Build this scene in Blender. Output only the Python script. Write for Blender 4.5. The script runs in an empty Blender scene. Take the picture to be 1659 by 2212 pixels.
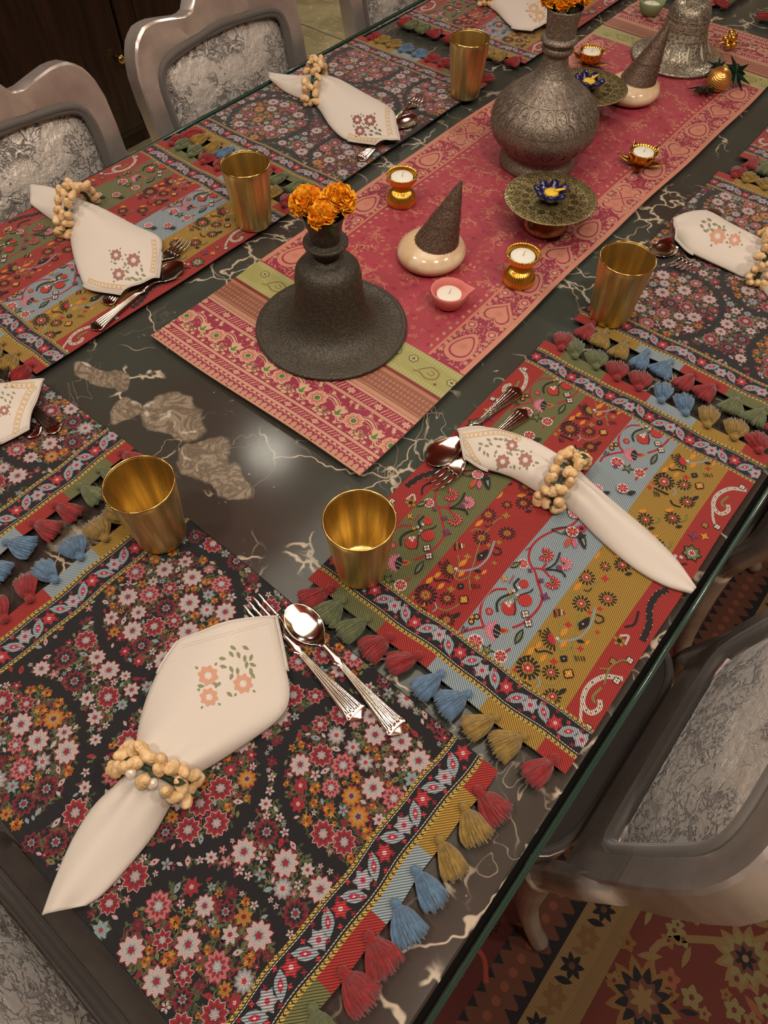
import bpy, bmesh, math, random
import numpy as np
from mathutils import Vector, Matrix
from mathutils.bvhtree import BVHTree

scene = bpy.context.scene
COL = scene.collection
PI = math.pi

# ------------------------------------------------------------------ camera
CAM = np.array([0.5474089, 0.1320842, 1.4583438])
ROT = np.array([[0.77347969, 0.63380784, 0.00409760],
                [0.52730085, -0.63988777, -0.55901472],
                [-0.35168591, 0.43454720, -0.82914761]])   # rows: right, down, forward
FPX = 1539.706
cam_d = bpy.data.cameras.new('camera')
cam_d.sensor_fit = 'VERTICAL'
cam_d.sensor_height = 36.0
cam_d.lens = FPX / 2212 * 36.0
cam_d.clip_start = 0.02
cam = bpy.data.objects.new('camera', cam_d)
COL.objects.link(cam)
M3 = Matrix([list(ROT[0]), list(-ROT[1]), list(-ROT[2])]).transposed()
cam.matrix_world = Matrix.Translation(Vector(CAM)) @ M3.to_4x4()
scene.camera = cam

# ------------------------------------------------------------------ world, lamps, exposure
world = bpy.data.worlds.new('world')
scene.world = world
world.use_nodes = True
wb = world.node_tree.nodes['Background']
wb.inputs[0].default_value = (1.0, 0.82, 0.66, 1)
wb.inputs[1].default_value = 0.10

def area_lamp(name, loc, size, power, color, sy=None, rot=(0, 0, 0)):
    d = bpy.data.lights.new(name, 'AREA')
    d.energy = power
    d.color = color
    d.shape = 'RECTANGLE' if sy else 'DISK'
    d.size = size
    if sy:
        d.size_y = sy
    o = bpy.data.objects.new(name, d)
    o.location = loc
    o.rotation_euler = rot
    COL.objects.link(o)
    return o

WARM = (1.0, 0.895, 0.76)
area_lamp('ceiling_panel_light', (-0.05, 0.82, 2.285), 1.02, 7.0, WARM, 0.90)
area_lamp('panel_uplight', (-0.05, 0.82, 2.320), 1.00, 8.0, WARM, 0.88, (PI, 0, 0))  # unseen light added over the panel to brighten the red ceiling
SPOTS = [(-1.20, 1.43, 1.7), (0.95, 0.25, 14.0), (-0.05, -0.45, 12.0), (-1.2, -0.3, 10.0), (-1.6, 3.0, 17.0), (0.3, 3.6, 10.0), (1.45, 1.2, 14.0)]  # first sits where the marble highlight points; the rest are added fill lights
for i, (lx, ly, pw) in enumerate(SPOTS):
    area_lamp('downlight', (lx, ly, 2.672), 0.20, pw, WARM)

scene.view_settings.view_transform = 'Standard'
scene.view_settings.look = 'None'
scene.view_settings.gamma = 1.0
scene.view_settings.use_curve_mapping = False
scene.view_settings.exposure = -0.05
try:
    scene.cycles.use_denoising = True
    scene.cycles.max_bounces = 8
    scene.cycles.transparent_max_bounces = 12
    scene.cycles.caustics_reflective = False
    scene.cycles.caustics_refractive = False
    scene.cycles.sample_clamp_indirect = 6.0
except Exception:
    pass

# ------------------------------------------------------------------ helpers
ZT = 0.76            # top of the table

def px(x, y, z=ZT):
    """photo pixel -> point on the horizontal plane z"""
    d = ROT.T @ np.array([(x - 829.5) / FPX, (y - 1106.0) / FPX, 1.0])
    t = (z - CAM[2]) / d[2]
    return Vector(CAM + t * d)

def pxdir(x, y):
    d = ROT.T @ np.array([(x - 829.5) / FPX, (y - 1106.0) / FPX, 1.0])
    return Vector(d).normalized()

def lin(r, g=None, b=None):
    if g is None:
        r, g, b = r
    def f(c):
        c = c / 255.0
        return c / 12.92 if c <= 0.04045 else ((c + 0.055) / 1.055) ** 2.4
    return (f(r), f(g), f(b))

def tag(o, label=None, cat=None, group=None, kind=None):
    if label: o['label'] = label
    if cat: o['category'] = cat
    if group: o['group'] = group
    if kind: o['kind'] = kind
    return o

def thing(name, loc, rz=0.0, label=None, cat=None, group=None, kind=None):
    o = bpy.data.objects.new(name, None)
    o.empty_display_size = 0.02
    o.location = loc
    o.rotation_euler = (0, 0, rz)
    COL.objects.link(o)
    return tag(o, label, cat, group, kind)

def link(name, me, mat=None, parent=None, loc=None, rot=None, scale=None):
    o = bpy.data.objects.new(name, me)
    COL.objects.link(o)
    if mat is not None:
        if len(me.materials) == 0:
            me.materials.append(mat)
        if me.materials[0] is not mat:
            o.material_slots[0].link = 'OBJECT'
            o.material_slots[0].material = mat
    if parent is not None: o.parent = parent
    if loc is not None: o.location = loc
    if rot is not None: o.rotation_euler = rot
    if scale is not None: o.scale = scale
    return o

class MB:
    """collects vertices and faces of one mesh"""
    def __init__(s):
        s.v = []; s.f = []; s.sm = []
    def add(s, vs, fs, smooth=True):
        b = len(s.v)
        s.v += [tuple(p) for p in vs]
        for f in fs:
            s.f.append(tuple(i + b for i in f)); s.sm.append(smooth)
        return s
    def box(s, x0, x1, y0, y1, z0, z1):
        vs = [(x, y, z) for z in (z0, z1) for y in (y0, y1) for x in (x0, x1)]
        return s.add(vs, [(0, 2, 3, 1), (4, 5, 7, 6), (0, 1, 5, 4), (2, 6, 7, 3), (0, 4, 6, 2), (1, 3, 7, 5)], False)
    def lathe(s, prof, n=48, c=(0, 0, 0), smooth=True, rfun=None, cap=True, axis=None):
        vs = []; fs = []
        m = len(prof)
        for k, (r, z) in enumerate(prof):
            for i in range(n):
                a = 2 * PI * i / n
                rr = r if rfun is None else r * rfun(a, z, k)
                ox, oy = (0, 0) if axis is None else axis(z)
                vs.append((c[0] + ox + rr * math.cos(a), c[1] + oy + rr * math.sin(a), c[2] + z))
        for k in range(m - 1):
            for i in range(n):
                j = (i + 1) % n
                fs.append((k * n + i, k * n + j, (k + 1) * n + j, (k + 1) * n + i))
        if cap:
            if prof[0][0] > 1e-6: fs.append(tuple(range(n - 1, -1, -1)))
            if prof[-1][0] > 1e-6: fs.append(tuple((m - 1) * n + i for i in range(n)))
        return s.add(vs, fs, smooth)
    def tube(s, pts, rad, n=8, closed=False, smooth=True, flat=1.0):
        pts = [Vector(p) for p in pts]
        m = len(pts)
        rads = rad if isinstance(rad, (list, tuple)) else [rad] * m
        vs = []; fs = []
        prev = None
        for k in range(m):
            if closed:
                t = pts[(k + 1) % m] - pts[k - 1]
            else:
                t = pts[min(k + 1, m - 1)] - pts[max(k - 1, 0)]
            t.normalize()
            ref = Vector((0, 0, 1)) if abs(t.z) < 0.95 else Vector((1, 0, 0))
            if prev is None:
                u = t.cross(ref).normalized()
            else:
                u = (prev - t * prev.dot(t)).normalized()
            prev = u
            w = t.cross(u)
            for i in range(n):
                a = 2 * PI * i / n
                vs.append(pts[k] + u * (rads[k] * math.cos(a)) + w * (rads[k] * flat * math.sin(a)))
        for k in range(m if closed else m - 1):
            for i in range(n):
                j = (i + 1) % n
                k2 = (k + 1) % m
                fs.append((k * n + i, k * n + j, k2 * n + j, k2 * n + i))
        if not closed:
            fs.append(tuple(range(n - 1, -1, -1)))
            fs.append(tuple((m - 1) * n + i for i in range(n)))
        return s.add(vs, fs, smooth)
    def ball(s, c, r, nu=12, nv=8, sq=(1, 1, 1)):
        prof = [(max(1e-7, math.sin(PI * k / nv)), -math.cos(PI * k / nv)) for k in range(nv + 1)]
        vs = []; fs = []
        for (a, z) in prof:
            for i in range(nu):
                t = 2 * PI * i / nu
                vs.append((c[0] + r * sq[0] * a * math.cos(t), c[1] + r * sq[1] * a * math.sin(t), c[2] + r * sq[2] * z))
        for k in range(nv):
            for i in range(nu):
                j = (i + 1) % nu
                fs.append((k * nu + i, k * nu + j, (k + 1) * nu + j, (k + 1) * nu + i))
        return s.add(vs, fs, True)
    def grid(s, fun, nu, nv, smooth=True, wrapu=False):
        """fun(i/nu, j/nv) -> point"""
        vs = [fun(i / nu, j / nv) for j in range(nv + 1) for i in range(nu + (0 if wrapu else 1))]
        w = nu if wrapu else nu + 1
        fs = []
        for j in range(nv):
            for i in range(nu):
                i2 = (i + 1) % w
                fs.append((j * w + i, j * w + i2, (j + 1) * w + i2, (j + 1) * w + i))
        return s.add(vs, fs, smooth)
    def mesh(s, name):
        me = bpy.data.meshes.new(name)
        me.from_pydata(s.v, [], s.f)
        me.polygons.foreach_set('use_smooth', s.sm)
        me.validate(clean_customdata=False)
        me.update()
        return me
    def build(s, name, mat, parent=None, loc=None, rot=None, weld=False, sharp=0):
        me = s.mesh(name)
        if weld:
            bm = bmesh.new(); bm.from_mesh(me)
            bmesh.ops.remove_doubles(bm, verts=bm.verts, dist=1e-5)
            bmesh.ops.recalc_face_normals(bm, faces=bm.faces)
            bm.to_mesh(me); bm.free()
        if sharp: me.set_sharp_from_angle(angle=sharp)
        return link(name, me, mat, parent, loc, rot)

def bevel(o, w=0.004, seg=2, ang=0.6):
    m = o.modifiers.new('bevel', 'BEVEL')
    m.width = w; m.segments = seg; m.limit_method = 'ANGLE'; m.angle_limit = ang
    return o

def spline(pts, n):
    """Catmull-Rom through a list of tuples -> n samples"""
    P = [np.array(p, float) for p in pts]
    P = [2 * P[0] - P[1]] + P + [2 * P[-1] - P[-2]]
    out = []
    seg = len(P) - 3
    for k in range(n):
        t = k / (n - 1) * seg
        i = min(int(t), seg - 1)
        u = t - i
        a, b, c, d = P[i], P[i + 1], P[i + 2], P[i + 3]
        out.append(0.5 * ((2 * b) + (c - a) * u + (2 * a - 5 * b + 4 * c - d) * u * u + (3 * b - a - 3 * c + d) * u ** 3))
    return out

def copy_tree(o, parent=None, label=None):
    c = o.copy()
    COL.objects.link(c)
    c.parent = parent
    if label: c['label'] = label
    for ch in [x for x in CHILDREN.get(o.name, [])]:
        copy_tree(ch, c)
    return c
CHILDREN = {}
def index_children(o):
    CHILDREN[o.name] = list(o.children)
    for ch in o.children: index_children(ch)

# ------------------------------------------------------------------ node helper
class X:
    """scalar/vector expression of shader nodes"""
    def __init__(s, nt, sock): s.nt = nt; s.s = sock
    def _m(s, op, *a):
        n = s.nt.nodes.new('ShaderNodeMath'); n.operation = op
        for i, v in enumerate((s,) + a):
            if isinstance(v, X): s.nt.links.new(v.s, n.inputs[i])
            else: n.inputs[i].default_value = v
        return X(s.nt, n.outputs[0])
    def __add__(s, o): return s._m('ADD', o)
    __radd__ = __add__
    def __sub__(s, o): return s._m('SUBTRACT', o)
    def __rsub__(s, o): return (s * -1.0) + o
    def __mul__(s, o): return s._m('MULTIPLY', o)
    __rmul__ = __mul__
    def __truediv__(s, o): return s._m('DIVIDE', o)
    def abs(s): return s._m('ABSOLUTE')
    def sin(s): return s._m('SINE')
    def frac(s): return s._m('FRACT')
    def floor(s): return s._m('FLOOR')
    def max(s, o): return s._m('MAXIMUM', o)
    def min(s, o): return s._m('MINIMUM', o)
    def pow(s, o): return s._m('POWER', o)
    def sqrt(s): return s._m('SQRT')
    def gt(s, o): return s._m('GREATER_THAN', o)
    def step(s, a, b):
        n = s.nt.nodes.new('ShaderNodeMapRange'); n.interpolation_type = 'SMOOTHSTEP'
        s.nt.links.new(s.s, n.inputs['Value'])
        n.inputs['From Min'].default_value = a; n.inputs['From Max'].default_value = b
        return X(s.nt, n.outputs['Result'])

class Mat:
    def __init__(s, name, base=(0.5, 0.5, 0.5), rough=0.5, metal=0.0, **kw):
        s.m = bpy.data.materials.new(name); s.m.use_nodes = True
        s.nt = s.m.node_tree
        s.b = s.nt.nodes['Principled BSDF']
        s.b.inputs['Base Color'].default_value = (*base, 1)
        s.b.inputs['Roughness'].default_value = rough
        s.b.inputs['Metallic'].default_value = metal
        for k, v in kw.items():
            s.b.inputs[k].default_value = v
    def new(s, t): return s.nt.nodes.new('ShaderNode' + t)
    def lk(s, a, b): s.nt.links.new(a.s if isinstance(a, X) else a, b)
    def coord(s, kind='Object'):
        n = s.new('TexCoord'); return n.outputs[kind]
    def xyz(s, sock=None):
        n = s.new('SeparateXYZ'); s.lk(sock or s.coord(), n.inputs[0])
        return [X(s.nt, n.outputs[i]) for i in range(3)]
    def vec(s, x, y, z):
        n = s.new('CombineXYZ')
        for i, v in enumerate((x, y, z)):
            if isinstance(v, X): s.lk(v, n.inputs[i])
            else: n.inputs[i].default_value = v
        return n.outputs[0]
    def noise(s, scale, detail=3.0, rough=0.55, dist=0.0, vec=None, out='Fac'):
        n = s.new('TexNoise'); s.lk(vec or s.coord(), n.inputs['Vector'])
        n.inputs['Scale'].default_value = scale; n.inputs['Detail'].default_value = detail
        n.inputs['Roughness'].default_value = rough; n.inputs['Distortion'].default_value = dist
        return X(s.nt, n.outputs[out])
    def voronoi(s, scale, feature='DISTANCE_TO_EDGE', vec=None, rnd=1.0):
        n = s.new('TexVoronoi'); n.feature = feature
        s.lk(vec or s.coord(), n.inputs['Vector']); n.inputs['Scale'].default_value = scale
        n.inputs['Randomness'].default_value = rnd
        return X(s.nt, n.outputs['Distance'])
    def warp(s, scale, amount, vec=None):
        src = vec or s.coord()
        n = s.new('TexNoise'); s.lk(src, n.inputs['Vector']); n.inputs['Scale'].default_value = scale
        n.inputs['Detail'].default_value = 3.0
        a = s.new('VectorMath'); a.operation = 'MULTIPLY_ADD'
        s.lk(n.outputs['Color'], a.inputs[0]); a.inputs[1].default_value = (amount,) * 3; s.lk(src, a.inputs[2])
        return a.outputs[0]
    def mix(s, fac, a, b):
        n = s.new('Mix'); n.data_type = 'RGBA'
        if isinstance(fac, X): s.lk(fac, n.inputs[0])
        else: n.inputs[0].default_value = fac
        for v, i in ((a, 6), (b, 7)):
            if isinstance(v, tuple): n.inputs[i].default_value = (*v[:3], 1)
            else: s.lk(v, n.inputs[i])
        return n.outputs[2]
    def color(s, sock): s.lk(sock, s.b.inputs['Base Color'])
    def rough(s, x): s.lk(x, s.b.inputs['Roughness'])
    def bump(s, x, dist=0.001, strength=1.0):
        n = s.new('Bump'); n.inputs['Distance'].default_value = dist; n.inputs['Strength'].default_value = strength
        s.lk(x, n.inputs['Height']); s.lk(n.outputs[0], s.b.inputs['Normal'])
    def attr(s, name='Col'):
        n = s.new('Attribute'); n.attribute_name = name; return n.outputs['Color']
# ------------------------------------------------------------------ materials
MAT = {}
def plain(key, rgb, rough=0.5, metal=0.0, **kw):
    MAT[key] = Mat(key, lin(rgb), rough, metal, **kw).m
    return MAT[key]

def make_materials():
    # polished dark marble with pale veins and fossil-like beige patches
    m = Mat('dark_veined_marble', (0.01, 0.01, 0.01), 0.14, 0.0, **{'Specular IOR Level': 0.5})
    co = m.coord()
    big = m.noise(2.2, 3, 0.5)
    base = m.mix(big.step(0.35, 0.65), lin(66, 55, 50), lin(68, 73, 67))
    w1 = m.warp(9.0, 0.10, co)
    n1 = m.noise(5.0, 4, 0.55, 0.6, w1)
    vein1 = 1.0 - (n1 - 0.5).abs().step(0.0, 0.0035)
    w2 = m.warp(14.0, 0.09, co)
    v2 = m.voronoi(7.5, 'DISTANCE_TO_EDGE', w2)
    crack = 1.0 - v2.step(0.002, 0.013)
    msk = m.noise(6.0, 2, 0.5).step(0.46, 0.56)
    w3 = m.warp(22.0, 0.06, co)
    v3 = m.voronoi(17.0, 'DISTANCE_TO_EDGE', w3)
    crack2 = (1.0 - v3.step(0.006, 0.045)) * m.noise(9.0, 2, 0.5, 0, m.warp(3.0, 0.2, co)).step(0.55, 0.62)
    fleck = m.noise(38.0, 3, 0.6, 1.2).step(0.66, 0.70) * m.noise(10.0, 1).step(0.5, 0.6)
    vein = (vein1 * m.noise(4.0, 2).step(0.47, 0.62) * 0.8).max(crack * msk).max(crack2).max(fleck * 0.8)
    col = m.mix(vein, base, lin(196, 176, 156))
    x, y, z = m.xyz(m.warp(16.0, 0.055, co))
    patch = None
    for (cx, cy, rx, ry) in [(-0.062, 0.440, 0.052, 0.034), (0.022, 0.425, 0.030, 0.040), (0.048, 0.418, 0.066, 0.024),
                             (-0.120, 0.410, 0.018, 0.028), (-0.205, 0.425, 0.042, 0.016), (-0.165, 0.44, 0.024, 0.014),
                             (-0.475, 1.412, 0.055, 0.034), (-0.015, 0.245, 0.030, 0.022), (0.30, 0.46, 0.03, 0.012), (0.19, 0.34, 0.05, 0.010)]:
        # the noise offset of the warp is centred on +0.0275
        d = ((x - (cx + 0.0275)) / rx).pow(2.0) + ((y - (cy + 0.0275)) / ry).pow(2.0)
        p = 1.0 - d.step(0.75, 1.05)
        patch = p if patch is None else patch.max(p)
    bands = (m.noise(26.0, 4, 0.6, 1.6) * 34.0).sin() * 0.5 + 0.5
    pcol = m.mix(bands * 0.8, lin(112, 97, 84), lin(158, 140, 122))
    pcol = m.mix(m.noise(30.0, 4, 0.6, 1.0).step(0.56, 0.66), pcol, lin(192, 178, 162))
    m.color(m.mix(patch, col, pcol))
    MAT['marble'] = m.m

    # sheet of clear glass lying on the polished stone; its edge is bottle green
    g = bpy.data.materials.new('clear_table_glass'); g.use_nodes = True
    nt = g.node_tree; nt.nodes.clear()
    out = nt.nodes.new('ShaderNodeOutputMaterial')
    tr = nt.nodes.new('ShaderNodeBsdfTransparent'); tr.inputs[0].default_value = (0.96, 0.985, 0.97, 1)
    nt.links.new(tr.outputs[0], out.inputs[0])
    MAT['glass'] = g
    c_ = bpy.data.materials.new('glass_underside'); c_.use_nodes = True
    n2 = c_.node_tree; n2.nodes.clear()
    o2 = n2.nodes.new('ShaderNodeOutputMaterial'); t2 = n2.nodes.new('ShaderNodeBsdfTransparent')
    n2.links.new(t2.outputs[0], o2.inputs[0]); MAT['glass_under'] = c_
    plain('glass_edge', (52, 74, 64), 0.12, 0.0)
    plain('black_edge_trim', (20, 19, 18), 0.9, 0.0, **{'Specular IOR Level': 0.0})  # matt black without gloss, paints the shade of the rim gap

    # cloth with colours stored per face, three weaves
    def weave(key, kind, dark=0.3, period=0.0020, sheen=0.25):
        m = Mat(key, (0.5, 0.5, 0.5), 0.9)
        x, y, z = m.xyz()
        if kind == 'twill':
            ph = (x * 0.66 + y * 0.75) / period
        elif kind == 'herring':
            zig = ((x / 0.0078).frac() - 0.5).abs() * 0.0078 * 1.6
            ph = (y + zig) / period
        elif kind == 'plain':
            ph = y / period
        wob = m.noise(60.0, 2) * 0.5
        s = ((ph + wob).frac() - 0.5).abs() * 2.0
        k = s.step(0.25, 0.62)
        col = m.attr()
        dk = m.mix(0.5, col, (0.0, 0.0, 0.0)) if dark > 0.9 else None
        n = m.new('Mix'); n.data_type = 'RGBA'; n.blend_type = 'MULTIPLY'
        n.inputs[0].default_value = 1.0
        m.lk(col, n.inputs[6])
        t = k * (1.0 - dark) + dark
        cmb = m.new('CombineXYZ')
        for i in range(3): m.lk(t, cmb.inputs[i])
        m.lk(cmb.outputs[0], n.inputs[7])
        m.color(n.outputs[2])
        m.bump(s, 0.0004, 0.6)
        m.b.inputs['Sheen Weight'].default_value = sheen
        MAT[key] = m.m
        return m
    weave('striped_twill_cloth', 'twill', 0.26, 0.0021)
    weave('floral_herringbone_cloth', 'herring', 0.14, 0.0019)
    weave('border_twill_cloth', 'twill', 0.24, 0.0021)
    m = weave('silk_brocade', 'plain', 0.86, 0.0011, 0.1)
    m.b.inputs['Roughness'].default_value = 0.42
    m.b.inputs['Specular IOR Level'].default_value = 0.6
    m = weave('carpet_pile', 'plain', 0.72, 0.0045, 0.0)

    # napkin linen
    m = Mat('cream_linen', lin(212, 202, 190), 0.85)
    x, y, z = m.xyz()
    t = ((x / 0.0009).frac() - 0.5).abs() + ((y / 0.0009).frac() - 0.5).abs() + m.noise(70.0, 3) * 0.8
    m.bump(t, 0.0002, 0.35)
    m.b.inputs['Sheen Weight'].default_value = 0.2
    MAT['linen'] = m.m
    m = Mat('embroidery_thread', (0.5, 0.5, 0.5), 0.8); m.color(m.attr()); MAT['stitch'] = m.m

    # brass
    def metal(key, rgb, rough, scale=(1, 1, 1), nscale=60.0, amt=0.25, dark=None, bump=0.0, rv=0.25):
        m = Mat(key, lin(rgb), rough, 1.0)
        mp = m.new('Mapping'); m.lk(m.coord(), mp.inputs['Vector']); mp.inputs['Scale'].default_value = scale
        n = m.noise(nscale, 4, 0.6, 0, mp.outputs[0])
        m.color(m.mix(n.step(0.3, 0.7) * amt * 2.0, lin(rgb), lin(dark or tuple(int(c * 0.6) for c in rgb))))
        m.rough(n * rv + (rough - rv * .5))
        if bump: m.bump(n, bump, 0.6)
        MAT[key] = m.m
        return m
    metal('brushed_brass', (244, 216, 142), 0.40, (1, 1, 0.03), 90.0, 0.35)
    metal('bright_brass', (235, 190, 110), 0.18, (1, 1, 1), 20.0, 0.1)
    metal('gold_foil', (246, 190, 84), 0.2, (1, 1, 1), 30.0, 0.15)
    metal('lotus_gold', (226, 168, 70), 0.16, (1, 1, 1), 30.0, 0.2)
    metal('silver_cutlery', (214, 206, 192), 0.10, (1, 1, 1), 30.0, 0.12, rv=0.06)

    # old hand-beaten metal with engraved ornament
    plain('bronze_relief', (82, 76, 66), 0.45, 0.3)
    plain('copper_relief', (136, 120, 106), 0.4, 0.5)
    plain('pewter_relief', (206, 196, 176), 0.32, 0.6)
    plain('brass_relief', (92, 82, 48), 0.4, 0.8)
    plain('cone_relief', (132, 108, 92), 0.4, 0.45)
    def engraved(key, base, hi, rough, met, scale, depth):
        m = Mat(key, lin(base), rough, met)
        v = m.voronoi(scale, 'DISTANCE_TO_EDGE', m.warp(scale * 0.6, 0.035))
        line = v.step(0.03, 0.16)
        n = m.noise(scale * 1.6, 4, 0.6, 1.5)
        dots = m.voronoi(scale * 2.3, 'F1').step(0.15, 0.5)
        m.color(m.mix((line * 0.55 + n.step(0.42, 0.62) * 0.45) * dots, lin(base), lin(hi)))
        m.bump(line * 0.6 + dots * 0.4 + n * 0.4, depth, 0.8)
        MAT[key] = m.m
    engraved('blackened_bronze', (62, 56, 46), (82, 76, 64), 0.48, 0.3, 120.0, 0.0006)
    engraved('brown_hammered_copper', (116, 104, 92), (150, 138, 124), 0.42, 0.5, 110.0, 0.0006)
    engraved('engraved_pewter', (104, 98, 84), (184, 174, 154), 0.36, 0.7, 100.0, 0.0006)
    engraved('engraved_brass_plate', (128, 116, 76), (186, 172, 122), 0.34, 0.85, 130.0, 0.0005)
    engraved('embossed_copper_cone', (98, 78, 66), (130, 108, 92), 0.42, 0.45, 110.0, 0.0006)
    metal('polished_copper_foot', (196, 132, 96), 0.2, (1, 1, 1), 20.0, 0.2)

    # chairs
    m = Mat('silver_leaf_paint', lin(168, 158, 150), 0.30, 0.7)
    n = m.noise(9.0, 4, 0.6)
    m.color(m.mix(n.step(0.35, 0.7), lin(206, 194, 186), lin(236, 226, 218)))
    m.rough(m.noise(26.0, 3) * 0.22 + 0.18)
    m.bump(m.noise(120.0, 3), 0.0006, 0.3)
    MAT['silver_frame'] = m.m
    m = Mat('crushed_silver_velvet', lin(150, 140, 134), 0.38, 0.35)
    w = m.warp(18.0, 0.05)
    n1 = m.noise(42.0, 4, 0.6, 1.6, w)
    line = 1.0 - (n1 - 0.5).abs().step(0.0, 0.06)
    mask = m.noise(16.0, 2, 0.5).step(0.34, 0.50)
    m.color(m.mix(line * mask, lin(224, 216, 206), lin(124, 108, 100)))
    m.bump(line * mask * -1.0 + m.noise(60.0, 4) * 0.9, 0.005, 1.0)
    m.b.inputs['Sheen Weight'].default_value = 0.7
    m.b.inputs['Sheen Roughness'].default_value = 0.35
    MAT['velvet'] = m.m
    m = Mat('grey_piping_fabric', lin(98, 92, 86), 0.7)
    m.b.inputs['Sheen Weight'].default_value = 0.4
    m.bump(m.noise(90.0, 3), 0.0008, 0.4)
    MAT['piping'] = m.m
    m = Mat('charcoal_seat_velvet', lin(70, 64, 60), 0.75)
    m.b.inputs['Sheen Weight'].default_value = 0.4
    m.bump(m.noise(40.0, 3), 0.002, 0.4)
    MAT['seat_velvet'] = m.m

    # room
    m = Mat('dark_walnut', lin(44, 28, 20), 0.45)
    mp = m.new('Mapping'); m.lk(m.coord(), mp.inputs['Vector']); mp.inputs['Scale'].default_value = (1, 6, 0.6)
    n = m.noise(7.0, 4, 0.6, 0.6, mp.outputs[0])
    m.color(m.mix(n.step(0.3, 0.7), lin(36, 22, 15), lin(60, 38, 26)))
    MAT['walnut'] = m.m
    m = Mat('honed_green_stone', lin(150, 150, 110), 0.25)
    n = m.noise(7.0, 5, 0.62, 0.8); n2 = m.noise(26.0, 4, 0.6, 0.5)
    c1 = m.mix(n.step(0.35, 0.65), lin(162, 156, 116), lin(196, 188, 146))
    m.color(m.mix(n2.step(0.58, 0.68), c1, lin(222, 212, 174)))
    MAT['stone'] = m.m
    m = Mat('cream_plaster', lin(196, 178, 152), 0.85); m.bump(m.noise(60.0, 3), 0.001, 0.3); MAT['plaster'] = m.m
    m = Mat('terracotta_ceiling', lin(176, 60, 48), 0.7); m.bump(m.noise(40.0, 3), 0.001, 0.3); MAT['ceiling'] = m.m
    plain('grout', (92, 88, 70), 0.9)
    plain('brass_knob', (200, 170, 100), 0.2, 1.0)
    e = Mat('lamp_diffuser', lin(255, 240, 220), 0.5)
    e.b.inputs['Emission Color'].default_value = (1.0, 0.85, 0.68, 1); e.b.inputs['Emission Strength'].default_value = 0.6
    MAT['diffuser'] = e.m
    # small things
    plain('white_wax', (238, 230, 214), 0.55, 0.0, **{'Subsurface Weight': 0.15})
    plain('wick', (210, 200, 180), 0.8)
    m = Mat('pink_terracotta', lin(214, 124, 116), 0.75); m.bump(m.noise(120.0, 3), 0.0004, 0.4); MAT['pink_clay'] = m.m
    m = Mat('green_terracotta', lin(132, 150, 108), 0.75); m.bump(m.noise(120.0, 3), 0.0004, 0.4); MAT['green_clay'] = m.m
    plain('cobalt_glaze', (24, 28, 74), 0.08, 0.0, **{'Coat Weight': 0.8})
    plain('yellow_wax', (236, 196, 56), 0.45)
    m = Mat('cream_lacquer', lin(226, 200, 162), 0.16); n = m.noise(30.0, 3, 0.5, 0.6)
    m.color(m.mix(n.step(0.4, 0.7), lin(216, 184, 146), lin(236, 214, 178))); MAT['cream_lacquer'] = m.m
    m = Mat('marigold_petal', lin(250, 150, 10), 0.75, 0.0)
    n = m.noise(180.0, 2); m.color(m.mix(n.step(0.35, 0.7), lin(255, 166, 10), lin(255, 200, 44))); MAT['marigold'] = m.m
    plain('calyx_green', (52, 66, 28), 0.7)
    m = Mat('cream_paper_bud', lin(226, 192, 142), 0.8); n = m.noise(90.0, 3)
    m.color(m.mix(n.step(0.35, 0.7), lin(214, 174, 120), lin(236, 206, 160))); m.bump(n, 0.0008, 0.5); MAT['bud'] = m.m
    plain('bud_leaf', (40, 58, 34), 0.6)
    plain('pearl', (234, 224, 204), 0.12, 0.25, **{'Coat Weight': 1.0})
    plain('glitter_green', (14, 44, 28), 0.25, 0.5)
    m = Mat('gold_thread', lin(238, 176, 96), 0.3, 0.85); MAT['gold_thread'] = m.m
    def yarn(key, rgb):
        m = Mat(key, lin(rgb), 0.92)
        n = m.noise(160.0, 2)
        m.color(m.mix(n.step(0.3, 0.7), lin(tuple(int(c * 0.82) for c in rgb)), lin(rgb)))
        m.b.inputs['Sheen Weight'].default_value = 0.3
        MAT[key] = m.m
    yarn('red_yarn', (150, 30, 32)); yarn('green_yarn', (104, 112, 70)); yarn('blue_yarn', (94, 128, 158)); yarn('mustard_yarn', (156, 124, 52))
make_materials()
# ------------------------------------------------------------------ the room
def struct(name, mb, mat):
    return tag(mb.build(name, mat), kind='structure')

XL, XR, YN, YF, ZC = -2.35, 2.9, -1.9, 5.2, 2.70
floor = struct('floor', MB().box(XL - .1, XR + .1, YN - .1, YF + .1, -0.08, -0.012), MAT['grout'])
tile_me = None
for i in range(8):
    for j in range(11):
        if tile_me is None:
            tile_me = MB().box(-.3265, .3265, -.3265, .3265, -.012, 0.0).mesh('stone_tile')
        t = link('stone_tile', tile_me, MAT['stone'], floor, (XL + .32 + i * .66, YN + .35 + j * .66, 0), (0, 0, (i * 7 + j * 3) % 4 * PI / 2))
struct('ceiling', MB().box(XL - .1, XR + .1, YN - .1, YF + .1, ZC, ZC + .1), MAT['ceiling'])
struct('wall_left', MB().box(XL - .1, XL, YN - .1, YF + .1, -.08, ZC), MAT['plaster'])
struct('wall_right', MB().box(XR, XR + .1, YN - .1, YF + .1, -.08, ZC), MAT['plaster'])
struct('wall_far', MB().box(XL, XR, YF, YF + .1, -.08, ZC), MAT['plaster'])
struct('wall_near', MB().box(XL, XR, YN - .1, YN, -.08, ZC), MAT['plaster'])

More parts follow.
